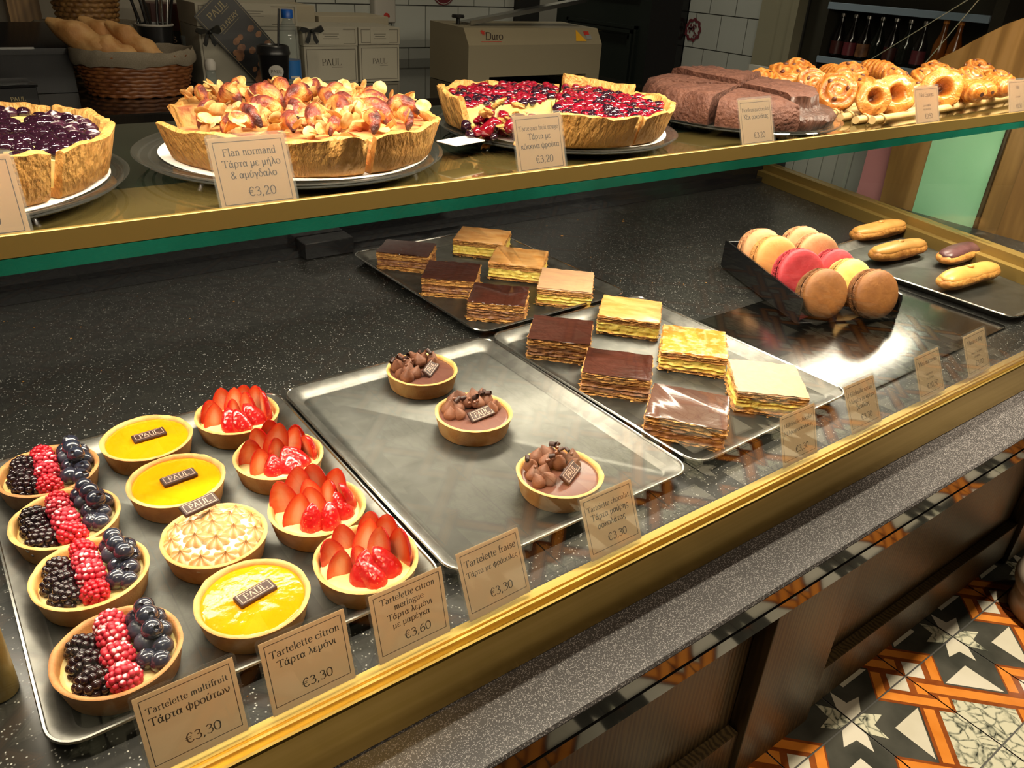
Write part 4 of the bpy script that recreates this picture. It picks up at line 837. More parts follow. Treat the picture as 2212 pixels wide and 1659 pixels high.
def pie_slice(name, label, grp, c, a0, a1, R, H, fz, fill, topper, seed, push=.003, lean=0.0, crustm='puff_crust'):
    a0, a1 = math.radians(a0), math.radians(a1); am = (a0 + a1) / 2; rnd = random.Random(seed)
    t = thing(name, label, 'tart slice', (c[0] + push * math.cos(am), c[1] + push * math.sin(am), SZ + .0160), 0, grp)
    def fn(r, z, th, j):
        q = noise.noise(Vector((math.cos(th) * 3 + seed * .37, math.sin(th) * 3, .3))); q2 = noise.noise(Vector((math.cos(th) * 9 + seed, math.sin(th) * 9, j)))
        if r > R * .85: return r + .0040 * q + .0014 * q2, z + ((.0085 * q + .0028 * q2) if z > H * .7 else 0)
        return r, z
    g = G(); sector(g, [(.005, 0), (R * .90, 0), (R * .925, .003), (R * .96, H * .5), (R, H * .96), (R - .003, H), (R - .008, H - .001), (R * .90 - .004, .008), (.005, .006)], a0, a1, 30, 0, fn); g.ob('crust', crustm, t, 60)
    g = G(); sector(g, [(.005, .006), (R * .90 - .005, .008), (R - .0105, fz - .002), (R * .6, fz), (.005, fz)], a0 + .01, a1 - .01, 24, 0); g.ob('custard', fill, t, 40)
    topper(t, a0 + .05, a1 - .05, R - .013, fz, rnd); return t
def top_berries(mat_, mat2, n, r0, r1, mix_=False):
    def f(t, a0, a1, R, z, rnd):
        g = G()
        for i in range(n):
            r = R * math.sqrt(rnd.uniform(.01, .98)); a = rnd.uniform(a0, a1) if r > .02 else (a0 + a1) / 2; q = rnd.uniform(r0, r1)
            g.ball((r * math.cos(a), r * math.sin(a), z + rnd.uniform(-.001, .0025)), (q, q, q * .8), 9, 6, (rnd.random() < .38 if mix_ else (r > R * .80 and math.sin(a) > -.35 and rnd.random() < .75)) * (1 if mat2 else 0), amp=.15, fr=2, seed=i)
        g.ob('fruit_topping', [mat_, mat2 or mat_], t, 70)
    return f
def apple_mesh(seed):
    g = G(); n, m_ = 12, 12; vs = []; ks = []
    for i in range(n + 1):
        u = i / n; a = -1.15 + 2.3 * u; e = math.sin(PI * min(.98, max(.03, u))) ** .6
        for j in range(m_):
            b = 2 * PI * j / m_; rr = (.0105 + .0035 * math.cos(b)) * e * (1 + .30 * noise.noise(Vector((u * 5, math.cos(b) * 2, math.sin(b) * 2 + seed))))
            vs.append((math.sin(a) * (.022 + rr * math.cos(b)), rr * math.sin(b) * .8, math.cos(a) * (.022 + rr * math.cos(b)) - .012)); ks.append(min(1, max(0, math.cos(b) * .40 + .75 * noise.noise(Vector((u * 4, math.cos(b) * 1.5, seed * 2.7))) + .12 + .6 * (abs(u - .5) * 2) ** 3)))
    g.add(vs, [(i * m_ + j, i * m_ + (j + 1) % m_, (i + 1) * m_ + (j + 1) % m_, (i + 1) * m_ + j) for i in range(n) for j in range(m_)], 0, ks); return g.mesh('apple_wedge', ['baked_apple'], 70)
APPLE = [apple_mesh(s) for s in (1, 2, 3)]
def flake_mesh():
    g = G(); g.lathe([(0, .0004), (.0062, .0003), (.0066, 0), (.0062, -.0003), (0, -.0004)], 12, 0, fn=lambda r, z, t, j: (r * (1 + .28 * math.cos(t)), z + r * r * 14)); return g
def top_apple(t, a0, a1, R, z, rnd):
    am = (a0 + a1) / 2
    for i, (rr, da, sc) in enumerate(((.78, -.20, .78), (.60, .20, .85), (.34, -.05, .85), (.84, .22, .62))):
        put('apple_wedge', APPLE[(i + int(a0 * 7)) % 3], t, T3((R * rr * math.cos(am + da), R * rr * math.sin(am + da), z + .005), rz=am + rnd.uniform(-1.2, 1.2), rx=rnd.uniform(-.5, .5), ry=rnd.uniform(-.35, .35), s=sc * rnd.uniform(.95, 1.15)))
    g = G(); f = flake_mesh()
    for i in range(30):
        r = R * math.sqrt(rnd.uniform(.08, .95)); a = rnd.uniform(a0, a1)
        g.add(f.v, f.f, 0, T=T3((r * math.cos(a), r * math.sin(a), z + rnd.uniform(.002, .020)), rx=rnd.uniform(-1.2, 1.2), ry=rnd.uniform(-1.2, 1.2), rz=rnd.uniform(0, 6), s=rnd.uniform(.8, 1.3)))
    o = g.ob('almond_flakes', 'almond', t, 60); o['kind'] = 'stuff'
    g = G()
    for i in range(3):
        a = am + rnd.uniform(-.2, .2); r = R * rnd.uniform(.4, .7)
        g.ball((r * math.cos(a), r * math.sin(a), z + .006), (.016, .013, .012), 18, 12, amp=.7, fr=2.6, seed=rnd.random() * 20)
    g.ob('baked_topping', 'flan_top', t, 70)
bl = top_berries('berry_jam', 'berry_jam_sugar', 75, .0055, .0085); rd = top_berries('red_jam', 'berry_jam', 120, .0042, .0072, True)
for a0, l_ in ((-54, 'blueberry tart slice with sugared rim, right of the cut at the front edge'), (-9, 'blueberry tart slice whose high sugared rim rises behind the front slice'), (36, 'blueberry tart slice at the very back of its plate'), (-99, 'blueberry tart slice behind the half hidden price card')):
    pie_slice('blueberry_tart_slice', l_, 'blueberry tart slices', cB, a0 + 1.3, a0 + 43.7, .149, .041, .032, 'custard', bl, a0 + 60, .003 if a0 != -54 else .006)
for a0, l_ in ((-86, 'apple almond tart slice right of the gap in the front crust'), (-131, 'apple almond tart slice left of the gap, partly behind its price card'), (184, 'apple almond tart slice at the left end with a straight cut side'), (-41, 'apple almond tart slice at the right end, rim curling inwards'), (4, 'apple almond tart slice at the back right of its plate'), (49, 'apple almond tart slice at the back of its plate, sugared apple on top'), (94, 'apple almond tart slice at the back left of its plate')):
    pie_slice('apple_tart_slice', l_, 'apple and almond tart slices', cF, a0 + 1.0, a0 + 44.0, .1465, .0375, .0325, 'flan_top', top_apple, a0 + 200, .004)
for a0, l_ in ((-87, 'red fruit tart slice at the front right, flat crust beside the plate edge'), (-132, 'red fruit tart slice directly behind the red fruit price card'), (-42, 'red fruit tart slice at the right end with broken rim'), (3, 'red fruit tart slice at the back right, rim piece standing up'), (48, 'red fruit tart slice at the back of its plate'), (93, 'red fruit tart slice at the back left of its plate'), (138, 'red fruit tart slice at the left end with a high folded rim')):
    pie_slice('red_fruit_tart_slice', l_, 'red fruit tart slices', cR, a0 + .6, a0 + 44.4, .154, .044 if a0 in (138, 3) else .037, .0300, 'custard', rd, a0 + 300, .002)
# collapsed piece of the red fruit tart
t = thing('broken_tart_piece', 'collapsed crumbly piece of red fruit tart spilling over the plate left of the card', 'tart slice', (.275, .335, SZ + .0160), 0, 'red fruit tart slices'); rnd = random.Random(9); g = G()
for i in range(60): g.ball((rnd.gauss(0, .024), rnd.gauss(0, .020), abs(rnd.gauss(.008, .009))), (rnd.uniform(.004, .009),) * 3, 8, 6, rnd.choice((0, 0, 1)), amp=.5, fr=2, seed=i)
g.ob('jam_crumble', ['red_jam', 'berry_jam'], t, 60); g = G()
for i in range(26):
    g.ball((rnd.gauss(0, .026), rnd.gauss(-.004, .022), abs(rnd.gauss(.014, .010))), (rnd.uniform(.006, .013), rnd.uniform(.004, .009), rnd.uniform(.0015, .004)), 9, 6, 0, amp=.6, fr=2, seed=i + 40, T=T3(rx=rnd.uniform(-.5, .5), ry=rnd.uniform(-.6, .6)))
g.ob('crust_flakes', 'puff_crust', t, 60)['kind'] = 'stuff'
# crust shards lying on the red tart
for i, (x, y, z, rx, ry, rz, pts, th_, l_) in enumerate((
    (.515, .402, .331, 1.25, .1, .5, ((-.016, 0), (.014, -.002), (.013, .014), (.002, .024), (-.010, .012)), .004, 'pointed crust shard standing on the red fruit tart'),
    (.480, .365, .3335, .15, .1, .3, ((-.012, -.006), (.010, -.008), (.013, .004), (-.004, .010)), .004, 'flat crust shard lying on the red jam'),
    (.520, .335, .332, 1.1, .2, -.3, ((-.018, 0), (.017, -.002), (.019, .010), (.008, .020), (-.006, .017), (-.015, .012)), .005, 'crust shard leaning at the right rim of the red fruit tart'),
    (.500, .462, .331, 1.45, .0, -.45, ((-.026, 0), (.026, 0), (.027, .014), (.012, .022), (.004, .028), (-.025, .030)), .012, 'large block of rim crust standing at the back of the red fruit tart'))):
    g = G(); q = []
    for k in range(len(pts)):
        for u in range(4): p_, n_ = pts[k], pts[(k + 1) % len(pts)]; w_ = noise.noise(Vector((k * 1.7 + i, u * .9, 2))) * .0018; q.append((p_[0] + (n_[0] - p_[0]) * u / 4 + w_, p_[1] + (n_[1] - p_[1]) * u / 4 + w_))
    loft(g, [[(x_ * f_, y_ * f_, z_) for x_, y_ in q] for z_, f_ in ((0, .93), (th_ * .25, 1), (th_ * .75, 1), (th_, .92))])
    tag(g.ob('crust_shard', 'puff_crust', None, 50, T3((x, y, z), rx, ry, rz)), l_, 'crust shard', 'loose crust shards')
g = G(); g.prism(rrect(-.026, -.016, .026, .016, .003), 0, .0008); tag(g.ob('paper_tag', 'doily_paper', None, 40, T3((.2075, .325, SZ + .0178), rz=.25)), 'small white paper slip with crumbs between two cake plates', 'paper slip')
# chocolate cake
def cake_slice(label, a0, a1, seed, H, push, tilt=0.0, broken=False):
    a0, a1 = math.radians(a0), math.radians(a1); am = (a0 + a1) / 2; R = .146
    t = thing('chocolate_cake_slice', label, 'cake slice', (cC[0] + push * math.cos(am), cC[1] + push * math.sin(am), SZ + .0150), 0, 'chocolate cake slices')
    def fn(r, z, th, j):
        q = noise.noise(Vector((r * 30 * math.cos(th) + seed, r * 30 * math.sin(th), z * 30))); q2 = noise.noise(Vector((r * 120 * math.cos(th), r * 120 * math.sin(th), z * 90 + seed)))
        return (r * (1 + .035 * q + .012 * q2) if r > .03 else r), (z + .004 * q + .0018 * q2 + tilt * r * math.cos(th - am) if z > .02 else z)
    if broken: P = [(.005, 0), (R * .98, 0), (R, .010), (R * .96, .018), (R * .84, .020), (R * .80, .028), (R * .79, H * .92), (R * .72, H), (R * .4, H), (.005, H)]
    else: P = [(.005, 0), (R * .98, 0), (R, .012), (R * .98, H * .6), (R * .94, H * .9), (R * .86, H), (R * .6, H + .001), (R * .3, H + .001), (.005, H + .001)]
    g = G(); sector(g, P, a0, a1, 28, 0, fn)
    if broken:
        for k in range(len(g.m)):
            f = g.f[k]; zz = sum(g.v[i][2] for i in f) / len(f); rr = sum(math.hypot(g.v[i][0], g.v[i][1]) for i in f) / len(f)
            if len(f) == 4 and rr > R * .76 and zz < H * .80: g.m[k] = 1
    g.ob('sponge', ['choc_cake', 'choc_cake_inside'], t, 60); return t
cake_slice('chocolate cake slice at the left end of its plate', 150, 205, 1, .040, .006); cake_slice('chocolate cake slice just left of the cake price card', -153, -105, 2, .038, .006); cake_slice('chocolate cake slice at the right with a broken shiny dark edge', -104, -20, 3, .045, .001, .0, True)
cake_slice('chocolate cake slice at the back, tilted highest', 25, 92, 4, .045, .004, .05); cake_slice('chocolate cake slice at the right back side of the plate', -19, 24, 5, .042, .002); cake_slice('chocolate cake slice at the back left, beyond the crack', 93, 149, 6, .041, .004)
# ------------------------------------------------------------------ rattan tray of small pastries
RT = thing('rattan_tray', 'pale rattan rod tray holding small glazed pastries', 'tray', (.949, .2480, SZ), .098)
g = G(); g.tube([(-.004, 0, .0075), (.70, 0, .0075)], .0062, 12); ROD = g.mesh('rod', ['rattan'], 60)
for k in range(12): put('rod', ROD, RT, T3((k * -.0015, k * .0262, 0 if k else .004)))
g = G()
for k in range(12):
    for x in (.028, .36, .66):
        g.tube([(x + .003 * math.cos(i * .8) + k * -.0015, k * .0262 + .0078 * math.cos(2 * PI * i / 12), .0075 + (.004 if not k else 0) + .0078 * math.sin(2 * PI * i / 12)) for i in range(12)], .0016, 5, closed=True)
    if k < 11:
        for x in (.034, .366): g.tube([(x - k * .0015, k * .0262 + .008, .012), (x - k * .0015, k * .0262 + .013, .0075), (x - k * .0015, k * .0262 + .019, .012)], .0016, 5)
g.ob('binding', 'rattan', RT, 60)
def roll_mesh(seed, kind):
    g = G(); n, m_ = 44, 18; vs = []; ks = []; R, H = .033, .027
    for j in range(m_ + 1):
        for i in range(n):
            th = 2 * PI * i / n; t = j / m_
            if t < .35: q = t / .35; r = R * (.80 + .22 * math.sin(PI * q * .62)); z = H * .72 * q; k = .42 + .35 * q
            else:
                q = (t - .35) / .65; r = R * .985 * (1 - q) ** .9; z = H * (.72 + .28 * math.sin(min(1, q * 1.6) * PI / 2))
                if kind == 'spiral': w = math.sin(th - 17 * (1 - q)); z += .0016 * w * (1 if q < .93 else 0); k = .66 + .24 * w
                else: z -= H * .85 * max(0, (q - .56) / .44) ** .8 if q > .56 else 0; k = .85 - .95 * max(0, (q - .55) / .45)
            d = noise.noise(Vector((r * 70 * math.cos(th) + seed * 9, r * 70 * math.sin(th), z * 60))); r *= 1 + .05 * d + .06 * noise.noise(Vector((math.cos(th) * 1.3 + seed, math.sin(th) * 1.3, 0))); z += .0022 * d + (.004 * noise.noise(Vector((r * 55 * math.cos(th), r * 55 * math.sin(th), seed))) if t > .35 else 0)
            vs.append((r * math.cos(th), r * math.sin(th), z)); ks.append(min(1, max(0.0, k + .25 * d)))
    g.add(vs, [(j * n + i, j * n + (i + 1) % n, (j + 1) * n + (i + 1) % n, (j + 1) * n + i) for j in range(m_) for i in range(n)], 0, ks)
    g.add([(R * .8 * math.cos(2 * PI * i / n), R * .8 * math.sin(2 * PI * i / n), 0) for i in range(n)], [tuple(range(n))], 0, [.4] * n)
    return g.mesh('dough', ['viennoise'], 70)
SPI = [roll_mesh(s, 'spiral') for s in (1, 2, 3)]; HOL = [roll_mesh(s, 'ring') for s in (4, 5)]
g = G(); n, m_ = 26, 20; vs = []; ks = []
for i in range(n + 1):
    u = -1 + 2 * i / n; e = (1 - .45 * abs(u) ** 4)
    for j in range(m_):
        a_ = 2 * PI * j / m_; d = noise.noise(Vector((u * 5, math.cos(a_) * 2, math.sin(a_) * 2))); rr = .0185 * e * (1 + .10 * d + .05 * math.sin(u * 26 + a_))
        vs.append((u * .034, rr * 1.25 * math.cos(a_), .0175 + rr * math.sin(a_))); ks.append(min(1, max(0, .68 + .3 * math.sin(u * 26 + a_) + .25 * d)))
g.add(vs, [(i * m_ + j, i * m_ + (j + 1) % m_, (i + 1) * m_ + (j + 1) % m_, (i + 1) * m_ + j) for i in range(n) for j in range(m_)] + [tuple(range(m_)), tuple(n * m_ + j for j in range(m_))], 0, ks)
CHR = g.mesh('dough', ['viennoise'], 70); g = G(); g.ball((0, 0, 0), (.0042, .0032, .0026), 10, 7, amp=.3, fr=2); RAI = g.mesh('raisin', ['raisin_skin'], 80)
g = G(); g.tube([(-.0348, 0, 0), (.0348, 0, 0)], .0038, 10); STK = g.mesh('chocolate_stick', ['dark_choc'], 60)
def pastry(x, y, z, d, kind, label, i):
    rnd = random.Random(i * 13 + 1); nm = {'r': 'raisin_roll', 's': 'raisin_roll', 'h': 'pastry_ring', 'c': 'chocolate_roll'}[kind]; s = max(d, .054) / .0665
    t = thing(nm, label, 'pastry', (x, y, SZ + .0142), 0, 'small glazed pastries on the rattan tray'); zl = z - SZ - .0142
    tilt = {'r': .35, 's': 1.0, 'h': 1.15, 'c': .0}[kind]
    face = -2.1 + rnd.uniform(-.4, .4)
    A = Matrix.Translation((0, 0, max(zl, .012))) @ Matrix.Rotation(face + PI / 2, 4, 'Z') @ Matrix.Rotation(tilt + rnd.uniform(-.12, .12), 4, 'X') @ Matrix.Rotation(rnd.uniform(0, 6), 4, 'Z') @ T3(s=s) @ Matrix.Translation((0, 0, -.013))
    if kind == 'c':
        A = Matrix.Translation((0, 0, max(zl, .012))) @ Matrix.Rotation(-1.75 + rnd.uniform(-.2, .2), 4, 'Z') @ T3(s=s * 1.05) @ Matrix.Translation((0, 0, -.016)); put('dough', CHR, t, A)
        put('chocolate_stick', STK, t, A @ Matrix.Translation((0, .003, .016)))
    elif kind == 'h':
        put('dough', HOL[i % 2], t, A)
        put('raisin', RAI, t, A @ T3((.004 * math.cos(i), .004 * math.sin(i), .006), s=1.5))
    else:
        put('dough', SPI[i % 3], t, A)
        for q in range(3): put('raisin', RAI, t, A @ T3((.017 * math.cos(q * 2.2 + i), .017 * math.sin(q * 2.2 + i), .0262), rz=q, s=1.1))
for i, (x, y, z, d, k, l_) in enumerate((
    (0.872, 0.475, 0.326, 0.062, 'r', 'low raisin roll at the far left, behind the chocolate cake'),
    (0.916, 0.45, 0.34, 0.06, 'r', 'raisin roll leaning second from the left in the back'),
    (1.006, 0.47, 0.344, 0.068, 'r', 'plump raisin roll with pale filling behind the cake'),
    (1.089, 0.5, 0.348, 0.06, 'r', 'raisin roll with two raisins at the top of the pile'),
    (0.995, 0.405, 0.338, 0.058, 's', 'spiral bun showing its coil, behind the front left bun'),
    (0.982, 0.347, 0.334, 0.069, 's', 'round glossy bun nearest the chocolate cake'),
    (1.105, 0.435, 0.346, 0.062, 'c', 'golden roll behind the spiral bun'),
    (1.185, 0.45, 0.347, 0.06, 'r', 'flat bun in the back row with flaked top'),
    (1.253, 0.44, 0.35, 0.064, 'c', 'pointed roll in the back row'),
    (1.11, 0.375, 0.338, 0.058, 'r', 'reddish bun in the middle of the pile'),
    (0.995, 0.285, 0.334, 0.058, 'h', 'bun standing upright at the front left corner of the tray'),
    (1.052, 0.282, 0.336, 0.07, 'h', 'ring pastry with a big dark hole at the front'),
    (1.165, 0.325, 0.338, 0.065, 'r', 'round bun behind the pastry price card'),
    (1.235, 0.385, 0.344, 0.058, 'r', 'small bun in the middle of the back row'),
    (1.243, 0.3, 0.336, 0.074, 'h', 'ring pastry with creamy hole right of the price card'),
    (1.305, 0.365, 0.344, 0.058, 'r', 'bun behind the creamy ring pastry'),
    (1.426, 0.41, 0.35, 0.06, 'r', 'domed bun at the back towards the right'),
    (1.312, 0.285, 0.332, 0.066, 'c', 'chocolate roll with a dark stick end facing forward'),
    (1.385, 0.355, 0.344, 0.06, 'r', 'bun above the chocolate rolls'),
    (1.455, 0.35, 0.344, 0.06, 'r', 'bun at the right behind the glossy roll'),
    (1.372, 0.29, 0.332, 0.058, 'c', 'second chocolate roll in the front row'),
    (1.44, 0.292, 0.334, 0.064, 'c', 'pinkish glossy roll at the front right'),
    (1.575, 0.395, 0.352, 0.062, 'r', 'tall bun at the far right edge of the tray'),
    (1.524, 0.325, 0.342, 0.06, 'r', 'bun at the right beside the last price card'))):
    pastry(x, y, z, d, k, l_, i)
# ------------------------------------------------------------------ price cards
def price_card(x, y, z, lean, yaw, lines, price, label, w=.0705, h=.0655, small=(), psize=.0115, asc=.0090):
    t = thing('price_card', label, 'price card', (x, y, z), yaw, 'price cards in clear sleeves')
    A = Matrix.Rotation(-lean, 4, 'X') @ UP
    g = G(); rbox(g, -w / 2 + .002, .0005, -.0004, w / 2 - .002, h - .003, 0, .0006, .0001, 0)
    frame(g, -w / 2 + .0052, .0065, w / 2 - .0052, h - .0065, .00055, 1, .00012)
    yy = h - (.0185 if len(lines) < 4 else .0155)
    for s in lines:
        sz = min(asc, asc * (w - .016) / text_w(s, asc)); text(g, s, 0, yy, sz, 1, .00014, 9.5, 4.5, slant=.0); yy -= asc * (1.05 if len(lines) < 4 else .98)
    for s in small:
        text(g, s, 0, yy - .006, .0052, 1, .00014, 8, 4); yy -= .0058
    text(g, price, .004, .0125, psize, 1, .00014, 8.5, 4.0)
    g.v = [tuple(A @ Vector(p)) for p in g.v]; g.ob('card', ['card_paper', 'ink'], t, 30)
    g = G(); rbox(g, -w / 2, -.001, -.0012, w / 2, h, -.0007, .003, .0002); rbox(g, -w / 2, -.001, .0006, w / 2, h, .0011, .003, .0002); g.v = [tuple(A @ Vector(p)) for p in g.v]; g.ob('clear_sleeve', 'sleeve_film', t, 30)
    return t
PY, PZ = -.0575, .0022
price_card(-.247, PY, PZ, .25, .0, ['Tartelette multifruit', 'Τάρτα φρούτων'], '€3,30', 'price card for mixed fruit tartlets, lowest in the front row')
price_card(-.162, PY, PZ, .26, .0, ['Tartelette citron', 'Τάρτα λεμόνι'], '€3,30', 'price card for lemon tartlets in front of the glazed lemon tartlet')
price_card(-.0745, PY, PZ, .27, .0, ['Tartelette citron', 'meringue', 'Τάρτα λεμόνι', 'με μαρέγκα'], '€3,60', 'price card for lemon meringue tartlets with four lines of text', asc=.0080)
price_card(.0115, PY, PZ, .42, .02, ['Tartelette fraise', 'Τάρτα με φράουλες'], '€3,30', 'price card for strawberry tartlets at the corner between two trays')
price_card(.151, PY, PZ, .44, .0, ['Tartelette chocolat', 'Τάρτα μαύρης', 'σοκολάτας'], '€3,30', 'price card for chocolate tartlets below the nearest chocolate tartlet')
price_card(.447, PY, PZ, .34, .0, ['Millefeuille chocolat', 'Μιλφέιγ σοκολάτας'], '€3,30', 'price card for chocolate mille-feuilles by the tray corner')
price_card(.587, PY, PZ, .48, .0, ['Millefeuille nature', 'Μιλφέιγ με κρέμα', 'βανίλιας'], '€3,30', 'price card for vanilla mille-feuilles below the steel sheet')
price_card(.751, PY, PZ, .46, .02, ['Mini macarons'], '€10,50', 'price card for mini macarons, second from the far end', small=('macarons', '6 τεμάχια'))
price_card(.886, PY, PZ, .46, .03, ['Macaron 80gr'], '€3,00', 'price card for large macarons, at the far end of the front row', w=.073, small=('macaron με γεύση', 'και κρέμα'))
UY, UZ = .2065, .2995
price_card(-.285, UY - .001, UZ, .35, .0, ['Tarte', 'Τάρτα'], '€3,20', 'price card cut off by the picture edge, before the blueberry tart')
price_card(-.0755, UY, UZ, .36, .0, ['Flan normand', 'Τάρτα με μήλο', '& αμύγδαλο'], '€3,20', 'price card for the apple and almond tart on the shelf edge')
price_card(.2385, UY, UZ, .30, .03, ['Tarte aux fruit rouge', 'Τάρτα με', 'κόκκινα φρούτα'], '€3,20', 'price card for the red fruit tart on the shelf edge')
price_card(.6085, UY, UZ, .36, .03, ['Moelleux au chocolat', 'Κέικ σοκολάτας'], '€3,20', 'price card for the chocolate cake on the shelf edge', w=.074)
price_card(1.048, UY, UZ, .36, .03, ['Mini Escargot'], '€0,50', 'price card for small pastries before the rattan tray', w=.082, small=('μίνι σταφίδα', 'και σοκολάτα'))
price_card(1.375, UY, UZ, .36, .03, ['Mini'], '€0,50', 'price card at the far right end of the shelf', w=.082, small=('μίνι κρέμα',))
# ------------------------------------------------------------------ the back counter and what stands on it
BZ = .157
t = thing('back_counter', 'black polished back counter along the tiled wall', 'counter', (.4, 1.49, FL))
g = G(); rbox(g, -3, -.01, BZ - FL - .03, 1.31, .80, BZ - FL, .003, .003); g.ob('worktop', 'counter_black', t)
g = G(); g.box(-3, .02, 0, 1.30, .79, BZ - FL - .0305); g.ob('cabinet_front', 'matt_black', t)
def oval_basket(name, label, x, y, z, rx, ry, h, flare, liner, grp=None, strands=11, m='wicker'):
    t = thing(name, label, 'basket', (x, y, z), 0, grp)
    g = G(); n = 72
    g.lathe([(0, .002), (.98, .002), (1, .006), (1 + flare * .95, h * .97), (1 + flare, h), (1 + flare * .85, h * .9), (.95, .010), (0, .010)], n, 0, fn=lambda r, z_, th, j: (r * rx, z_))
    for k in range(strands):     # woven courses weaving in and out of the stakes
        zz = h * (k + .5) / strands; f = 1 + flare * zz / h
        g.tube([((rx * f + .0022 * math.cos(i * PI / 2 * 1 + k * PI)) * math.cos(2 * PI * i / 96), (rx * f + .0022 * math.cos(i * PI / 2 + k * PI)) * math.sin(2 * PI * i / 96), zz + .0012 * math.sin(i * 1.3 + k)) for i in range(96)], h / strands * .42, 6, closed=True)
    g.v = [(a, b * ry / rx, c) for a, b, c in g.v]; g.ob('woven_body', m, t, 60)
    if liner:
        g = G(); n = 80
        def fn(r, z_, th, j): w = .004 * noise.noise(Vector((math.cos(th) * 5, math.sin(th) * 5, j * .6))); return r * rx + w, z_ + 1.6 * w + (.006 * noise.noise(Vector((math.cos(th) * 3, math.sin(th) * 3, 9))) if j == 0 else 0)
        F = 1 + flare
        g.lathe([(F * 1.0 + .02, h * .74), (F + .045, h * .80), (F + .055, h * .92), (F + .03, h * 1.05), (F - .02, h * 1.08), (F - .06, h * 1.02), (F - .12, h * .7), (.9, h * .3), (0, h * .25)], n, 0, fn=fn); g.v = [(a, b * ry / rx, c) for a, b, c in g.v]; g.ob('linen_liner', 'linen', t, 60)
    return t
oval_basket('bread_basket', 'brown oval wicker basket with grey linen liner holding the baguettes', .178, 1.755, BZ + .0005, .112, .085, .098, .24, True)
def baguette(label, p0, p1, r, seed):
    p0, p1 = Vector(p0), Vector(p1); d = p1 - p0; t = thing('baguette', label, 'baguette', tuple(p0), 0, 'baguettes in the lined basket'); g = G(); n = 26; m_ = 16
    q = d.to_track_quat('X', 'Z').to_matrix().to_4x4(); vs = []
    for i in range(n + 1):
        u = i / n; e = min(1, 2.6 * math.sin(PI * min(.985, max(.015, u))) ** .55 / 2.3)
        for j in range(m_):
            a_ = 2 * PI * j / m_; s_ = 1 + .10 * noise.noise(Vector((u * 5, math.cos(a_), math.sin(a_) + seed))) + (.12 * math.sin(u * 20 + 1.2 * a_) if math.sin(a_) > .2 else 0)
            vs.append((u * d.length, r * e * s_ * math.cos(a_), r * e * s_ * math.sin(a_)))
    g.add(vs, [(i * m_ + j, i * m_ + (j + 1) % m_, (i + 1) * m_ + (j + 1) % m_, (i + 1) * m_ + j) for i in range(n) for j in range(m_)], 0, T=q); g.ob('crust', 'baguette', t, 70)
baguette('baguette lying leftmost in the basket, dark crusted', (.010, 1.815, .318), (.180, 1.72, .215), .032, 1); baguette('baguette at the back of the middle, mostly behind the others', (.085, 1.845, .320), (.225, 1.76, .215), .029, 2)
baguette('baguette with a torn open end facing forward', (.075, 1.765, .283), (.205, 1.725, .212), .030, 3); baguette('pale smooth baguette at the right of the basket', (.135, 1.80, .316), (.252, 1.735, .222), .024, 4)
oval_basket('wicker_basket', 'dark wicker basket with pale liner standing behind the bread basket', .155, 2.09, BZ + .0005, .125, .085, .125, .12, True, 'baskets by the wall', m='wicker_pale')
oval_basket('wicker_basket', 'upturned honey coloured basket stacked on top by the wall', .150, 2.09, BZ + .135, .070, .060, .14, .30, False, 'baskets by the wall', m='wicker_pale')
# receipt printer
t = thing('receipt_printer', 'black till printer with a glossy sloping lid left of the bread basket', 'printer', (-.05, 1.80, BZ))
g = G(); prof(g, [(0, .001), (0, .095), (.02, .108), (.14, .14), (.20, .14), (.20, .001)], -.12, .095); g.ob('body', 'black_plastic', t)
g = G(); prof(g, [(-.006, .088), (-.004, .102), (.02, .114), (.14, .146), (.14, .140), (.018, .107)], -.09, .088); g.ob('lid', 'gloss_black', t)
g = G(); g.box(-.085, -.0045, .100, .02, .0, .1045); g.ob('paper_slot', 'steel', t)
# black brochure box at the left edge
t = thing('black_box', 'low black box with gold lettering at the left edge of the back counter', 'box', (-.155, 1.545, BZ), .12)
g = G(); rbox(g, -.12, 0, .001, .085, .10, .052, .002, .001); g.ob('body', 'leaf_black', t); g = G(); rbox(g, -.122, -.002, .0525, .088, .103, .058, .002, .001); g.ob('lid', 'gloss_black', t)
g = G(); text(g, 'PAUL', .045, .026, .012, 0, .0006, 11, 5, T=UP); g.ob('lettering', 'gold_ink', t)
g = G(); g.box(-.022, 2.20, BZ + .0005, .055, 2.255, 1.2); tag(g.ob('wooden_post', 'oak'), 'plain oak post rising from the back counter at the left', 'post')
# cutlery tub and tools
t = thing('utensil_tub', 'black tub with white rim holding dark straws and stirrers', 'tub', (.283, 1.95, BZ))
g = G(); g.lathe([(0, .001), (.036, .001), (.046, .138), (.0475, .139), (.0475, .143), (.044, .143), (.043, .136), (.034, .006), (0, .006)], 40, 0); g.ob('tub', 'black_plastic', t, 40); g = G(); g.lathe([(.0470, .1385), (.0485, .140), (.0485, .1432), (.045, .1440), (.0445, .142)], 40, 0); g.ob('rim', 'cup_white', t, 40)
rnd = random.Random(5)
for i in range(8):
    a = 2 * PI * i / 8 + .3; dx, dy = math.cos(a), math.sin(a)
    g = G(); g.tube([(.283 + .018 * dx, 1.95 + .018 * dy, BZ + .008), (.283 + .040 * dx, 1.95 + .040 * dy, BZ + .150), (.283 + (.058 + .01 * (i % 3)) * dx, 1.95 + .05 * dy, BZ + .25)], .0038, 8)
    tag(g.ob('drinking_straw', 'black_plastic' if i % 3 else 'steel'), 'long straw standing in the black utensil tub', 'straw', 'straws in the utensil tub')
